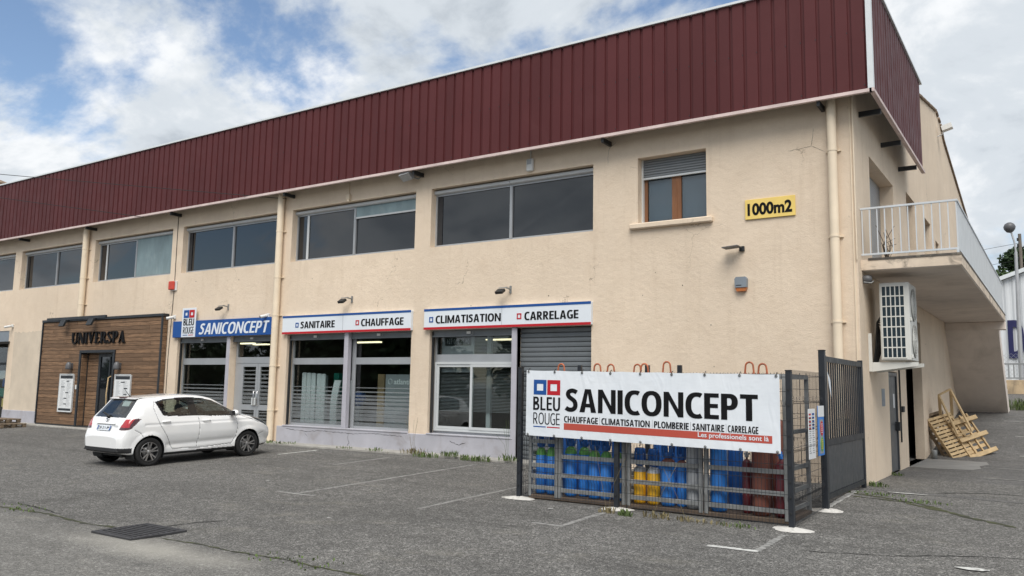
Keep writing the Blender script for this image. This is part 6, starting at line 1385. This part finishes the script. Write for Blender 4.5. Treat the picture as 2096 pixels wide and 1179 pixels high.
# ------------------------------------------------------------------ background on the right
wb = thing('white_warehouse', (8, 45, gz(45)), 'white corrugated metal warehouse with a navy letter D beyond the alley', 'building'); z0 = gz(45)
mb = MB(); v = []; xs_ = []; x = -8.; k = 0
while x < 24.: xs_.append((x, 45.+(0 if k % 4 < 2 else .06))); x += .11; k += 1
def rz_(x): return 8.97+.37*(x+2.89) if x < 8 else 8.97+.37*(10.89-(x-8))
v = [(x, y, z0-.2) for x, y in xs_]+[(x, y, rz_(x)) for x, y in xs_]; n = len(xs_); mb.add(v, [(i, i+1, n+i+1, n+i) for i in range(n-1)]); obj('front_wall', mb, 'far_white_metal', wb)
mb = MB(); mb.add([(-8, 45.05, z0), (-8, 75, z0), (-8, 75, rz_(-8)), (-8, 45.05, rz_(-8))], [(0, 1, 2, 3)]); obj('side_wall', mb, 'far_white_metal', wb)
mb = MB()
for xa, xb in ((-8.3, 8), (8, 24.3)): mb.add([(xa, 44.7, rz_(xa)+.03), (xb, 44.7, rz_(xb)+.03), (xb, 75, rz_(xb)+.03), (xa, 75, rz_(xa)+.03), (xa, 44.7, rz_(xa)+.28), (xb, 44.7, rz_(xb)+.28), (xb, 75, rz_(xb)+.28), (xa, 75, rz_(xa)+.28)], [(0, 1, 5, 4), (4, 5, 6, 7), (3, 2, 1, 0), (0, 4, 7, 3), (1, 2, 6, 5)])
obj('roof', mb, 'trim_white', wb)
obj('lettering', sans_text('D', -2.70, -1.82, 4.0, 6.42, 44.98, .05, .22, .18), 'navy_letter', wb)
mb = MB(); mb.cbox(-.95, -.75, 44.6, 45, 8.9, 9.15, .03); obj('wall_lamp', mb, 'black_metal', wb)
lw = obj('boundary_wall', MB().cbox(-8, 10, 29.95, 30.15, 1.5, 2.40, .02), 'far_wall', label='low stained cream boundary wall beyond the alley', cat='wall')
rf = thing('metal_railing', (-2, 30.05, 2.4), 'grey metal railing on the low boundary wall', 'railing')
mb = MB(); mb.box(-8, 6, 30.02, 30.08, 3.12, 3.20); mb.box(-8, 6, 30.02, 30.08, 2.46, 2.52); obj('rails', mb, 'far_fence_metal', rf)
bq = MB().box(-.03, .03, -.02, .02, 0, .60).mesh('bar'); setm(bq, 'far_fence_metal')
for i in range(64): inst('bar', bq, rf, rel(rf, (-7.9+i*.215, 30.05, 2.52)))
mb = MB()
for i in range(70):
    x = -8+i*.2; mb.tube([(x, 31.0, 2.3), (x+1.4, 31.0, 3.7)], .006, 3, caps=False); mb.tube([(x+1.4, 31.0, 2.3), (x, 31.0, 3.7)], .006, 3, caps=False)
obj('chain_link_fence', mb, 'galv_pole', label='chain link fence behind the grey railing', cat='fence', kind='stuff')
sl_ = thing('street_lamp', (-1.70, 33, gz(33)), 'tall galvanised street lamp with a dark round head beyond the balcony', 'street lamp')
obj('pole', MB().tube([(-1.70, 33, gz(33)), (-1.66, 33, 5.5), (-1.62, 33, 9.0)], [.12, .10, .07], 12), 'galv_pole', sl_); obj('arm', MB().tube([(-1.62, 33, 9.0), (-1.66, 33, 9.5), (-1.78, 33, 10.05)], .045, 8), 'galv_pole', sl_)
mb = MB(); mb.lathe([(.001, -.30), (.14, -.26), (.25, -.12), (.28, .02), (.22, .16), (.10, .24), (.001, .25)], 16, (-1.84, 33, 10.3)); obj('lamp_head', mb, 'lamp_head', sl_)
up_ = thing('utility_pole', (-2.72, 78, gz(78)), 'wooden utility pole with wires rising behind the warehouse roof', 'utility pole'); obj('pole', MB().tube([(-2.72, 78, gz(78)), (-2.72, 78, 17.5)], [.2, .15], 10), 'pole_wood', up_)
mb = MB(); [mb.cbox(-2.98, -2.86, 77.85, 78.05, z, z+.3, .02) for z in (16.2, 16.8, 14.9)]; obj('insulators', mb, 'plastic_black', up_)
for k, (z, lb) in enumerate(((16.6, 'upper thin wire running left from the utility pole'), (14.9, 'lower thin wire running left from the utility pole'))):
    obj('overhead_wire', MB().tube([(-2.72-60*i/10, 78+40*i/10, z+1.2*i/10-.8*(1-(2*i/10-1)**2)) for i in range(11)], .018, 4), 'cable_black', label=lb, cat='wire')
# cables crossing in front of the parapet
for p0, p1, lb in (((-18.55, -.12, 7.0), (-29.63, -3.0, 8.58), 'thin black overhead cable reaching the downpipe between the shops'), ((-25.2, -.42, 7.08), (-29.48, -3.0, 7.75), 'thin black overhead cable reaching the parapet above the wood shopfront')):
    a, b_ = Vector(p0), Vector(p1); pts = [a+(b_-a)*t_+Vector((0, 0, -.05*(1-(2*t_/3.5-1)**2))) for t_ in [i*3.5/16 for i in range(17)]]
    obj('overhead_cable', MB().tube([tuple(p) for p in pts], .011, 5), 'cable_black', label=lb, cat='cable')
nb = thing('neighbour_house', (-66, 5, 0), 'neighbouring house whose roof edge shows past the parapet at far left', 'building')
obj('wall', MB().box(-76, -57.9, .5, 9.6, 0, 13.7), 'house_far', nb); mb = MB(); mb.add([(-57.5, 0, 14.5), (-67, 0, 17.5), (-67, 10, 17.5), (-57.5, 10, 14.5), (-76.5, 0, 14.5), (-76.5, 10, 14.5), (-57.5, 0, 14.2), (-57.5, 10, 14.2), (-76.5, 0, 14.2), (-67, 0, 17.2)], [(0, 3, 2, 1), (1, 2, 5, 4), (0, 1, 9, 6), (1, 4, 8, 9), (0, 6, 7, 3)]); obj('roof', mb, 'roof_tile', nb)

# trees
def tree(x, y, h, cr, label, seed, mat='leaf_dark', nleaf=5200, leaf=.24):
    rg = np.random.default_rng(seed); z0 = gz(y); t_ = thing('tree', (x, y, z0), label, 'tree', 'trees behind the white warehouse')
    mb = MB(); top = z0+h*.8; mb.tube([(x, y, z0), (x+.1, y, z0+h*.4), (x, y, top)], [.35, .26, .08], 8)
    cent = []
    for k in range(16):
        a = rg.uniform(0, 6.28); rr = cr*rg.uniform(.25, .85); zz = z0+h*rg.uniform(.42, .95); shrink = 1-.55*max(0, (zz-z0)/h-.6)/.4; c = np.array([x+rr*shrink*math.cos(a), y+rr*shrink*math.sin(a), zz]); cent.append((c, cr*rg.uniform(.24, .42)))
        mb.tube([(x, y, z0+h*rg.uniform(.3, .5)), tuple((c+np.array([x, y, zz-.5]))/2), tuple(c)], [.12, .07, .03], 5)
    obj('trunk', mb, 'bark', t_)
    per = nleaf//len(cent); P = []
    for c, r in cent: d = rg.normal(size=(per, 3)); d /= np.linalg.norm(d, axis=1)[:, None]; P.append(c+d*(r*rg.uniform(.35, 1.05, (per, 1))**.6)*np.array([1, 1, .8]))
    P = np.concatenate(P); n = len(P); A = rg.normal(size=(n, 3)); A /= np.linalg.norm(A, axis=1)[:, None]; B = np.cross(A, rg.normal(size=(n, 3))); B /= np.linalg.norm(B, axis=1)[:, None]; s = leaf*rg.uniform(.6, 1.3, (n, 1))
    V = np.stack([P-A*s, P+B*s*.5, P+A*s, P-B*s*.5], 1).reshape(-1, 3); me = bpy.data.meshes.new('crown'); me.from_pydata(V.tolist(), [], np.arange(4*n).reshape(-1, 4).tolist()); setm(me, mat); me.update()
    o = bpy.data.objects.new('crown', me); COL.objects.link(o); o.parent = t_; o.location = (-x, -y, -z0); return t_
tree(-5.6, 82, 14.0, 4.2, 'leafy green tree left of the street lamp above the warehouse roof', 3, 'leaf_mid', 5200, .26); tree(-1.4, 84, 15.4, 4.6, 'dark tree behind the utility pole above the warehouse roof', 4, 'leaf_dark', 6500, .26)
tree(-10.8, 86, 13.0, 4.5, 'dark tree mostly hidden behind the balcony railing', 5, 'leaf_dark', 4000); tree(4.8, 83, 16, 4.8, 'tall green tree at the right edge above the warehouse roof', 6, 'leaf_mid', 5000)

# wood behind the viewer, which the shop windows mirror
def wood():
    rg = np.random.default_rng(21); P = []
    for k in range(170):
        x = rg.uniform(-150, 60); y = -78+rg.uniform(-8, 8); h = 7.5+3.0*math.sin(x*.05)+rg.uniform(-2, 2.5); r = rg.uniform(2.2, 4.2)
        d = rg.normal(size=(170, 3)); d /= np.linalg.norm(d, axis=1)[:, None]; P.append(np.array([x, y, h-r*.6])+d*(r*rg.uniform(.4, 1.05, (170, 1))))
        low = rg.uniform(size=(90, 3))*np.array([6, 4, max(1, h-r)])+np.array([x-3, y-2, 0]); P.append(low)
    P = np.concatenate(P); n = len(P); A = rg.normal(size=(n, 3)); A /= np.linalg.norm(A, axis=1)[:, None]; B = np.cross(A, rg.normal(size=(n, 3))); B /= np.linalg.norm(B, axis=1)[:, None]; s = .75*rg.uniform(.6, 1.4, (n, 1))
    V = np.stack([P-A*s, P+B*s*.6, P+A*s, P-B*s*.6], 1).reshape(-1, 3); me = bpy.data.meshes.new('distant_wood'); me.from_pydata(V.tolist(), [], np.arange(4*n).reshape(-1, 4).tolist()); setm(me, 'leaf_dark'); me.update()
    o = bpy.data.objects.new('distant_wood', me); COL.objects.link(o); tag(o, 'distant dark wood mirrored in the ground floor shop windows', 'wood', None, 'stuff')
wood()

# weeds
def weed(x, y, label, h=.16, n=40, spread=.14, mat='weed_green', stalk=0, z=None):
    z = gz(y) if z is None else z; mb = MB()
    for i in range(n):
        a = random.uniform(0, 6.28); r = spread*random.random()**.7; bx, by = x+r*math.cos(a)*1.4, y+r*math.sin(a)*.7; hh = h*random.uniform(.4, 1.1); la = random.uniform(0, 6.28); l = hh*random.uniform(.2, .7); w = random.uniform(.006, .016)
        wx, wy = -math.sin(la)*w, math.cos(la)*w; mx, my = bx+l*.45*math.cos(la), by+l*.45*math.sin(la); tx_, ty_ = bx+l*math.cos(la), by+l*math.sin(la)
        mb.add([(bx-wx*.5, by-wy*.5, z), (bx+wx*.5, by+wy*.5, z), (mx+wx, my+wy, z+hh*.65), (mx-wx, my-wy, z+hh*.65), (tx_, ty_, z+hh)], [(0, 1, 2, 3), (3, 2, 4)])
    for i in range(stalk):
        a = random.uniform(-.35, .35); mb.tube([(x+random.uniform(-.1, .1), y, z), (x+a*.3, y, z+.35), (x+a, y+random.uniform(-.1, .1), z+random.uniform(.55, .95))], .003, 3)
    obj('weed', mb, mat, label=label, cat='weed', group='weeds along the building and fence')
for x, y, h, n, sp, st_, mt, lb in (
    (-13.05, -.62, .16, 60, .30, 5, 'weed_dry', 'dry tall stalked weed at the foot of the pier between the shop windows'), (-12.6, -.66, .15, 60, .28, 0, 'weed_green', 'green weed just right of the dry stalks'), (-12.0, -.64, .14, 40, .12, 0, 'weed_green', 'small green weed below the left half of the sliding window'), (-11.75, -.63, .15, 30, .08, 0, 'weed_green', 'tiny green weed below the middle of the sliding window'), (-11.4, -.66, .15, 50, .14, 0, 'weed_green', 'green weed below the right half of the sliding window'), (-11.05, -.66, .16, 60, .2, 0, 'weed_green', 'bushy green weed left of the window post at the sliding window'), (-10.3, -.62, .16, 60, .18, 4, 'weed_green', 'green weed with stalks at the foot of the roller shutter'),
    (-14.3, -.62, .10, 30, .2, 0, 'weed_green', 'low weed under the right half of the radiator window'), (-15.3, -.62, .08, 24, .2, 0, 'weed_green', 'low weed under the radiator window post'), (-17.6, -.64, .08, 40, .4, 0, 'weed_green', 'low weed strip beside the downpipe near the car'), (-18.3, -.64, .08, 40, .3, 0, 'weed_green', 'low weed in front of the car by the door'),
    (-5.62, -5.02, .10, 26, .10, 2, 'weed_dry', 'dry weed at the middle fence post'), (-5.28, -5.08, .10, 60, .09, 0, 'weed_green', 'small green weed clump right of the middle fence post'), (-4.85, -4.98, .09, 40, .16, 1, 'weed_dry', 'dry brown weed under the yellow cylinders'), (-4.45, -5.0, .07, 30, .16, 1, 'weed_dry', 'dry brown weed under the grey cylinder'), (-4.05, -5.02, .06, 26, .18, 0, 'weed_dry', 'dry brown weed under the wide blue cylinder'), (-3.65, -5.02, .07, 30, .2, 0, 'weed_green', 'low weed left of the right fence post'),
    (-2.92, .12, .10, 60, .2, 0, 'weed_green', 'low weed at the foot of the building corner'), (-2.9, 2.55, .08, 40, .14, 0, 'weed_green', 'low weed by the grey side door'), (-1.2, 17.9, .42, 260, .55, 0, 'weed_green', 'bushy green weed at the foot of the outer stair'), (-2.7, -.9, .05, 60, .35, 0, 'weed_green', 'flat weed in the seam near the gate'), (-1.9, -1.45, .05, 60, .3, 0, 'weed_green', 'flat weed in the seam right of the gate'), (-13.0, -9.66, .04, 50, .5, 0, 'weed_green', 'thin moss and grass in the gully crack left of the drain'), (-7.0, -9.66, .04, 50, .5, 0, 'weed_green', 'thin moss and grass in the gully crack right of the drain')):
    weed(x, y, lb, h, n, sp, mt, st_, .036 if -.66 < y < -.5 and x < -8.5 else None)
bpy.context.view_layer.update()
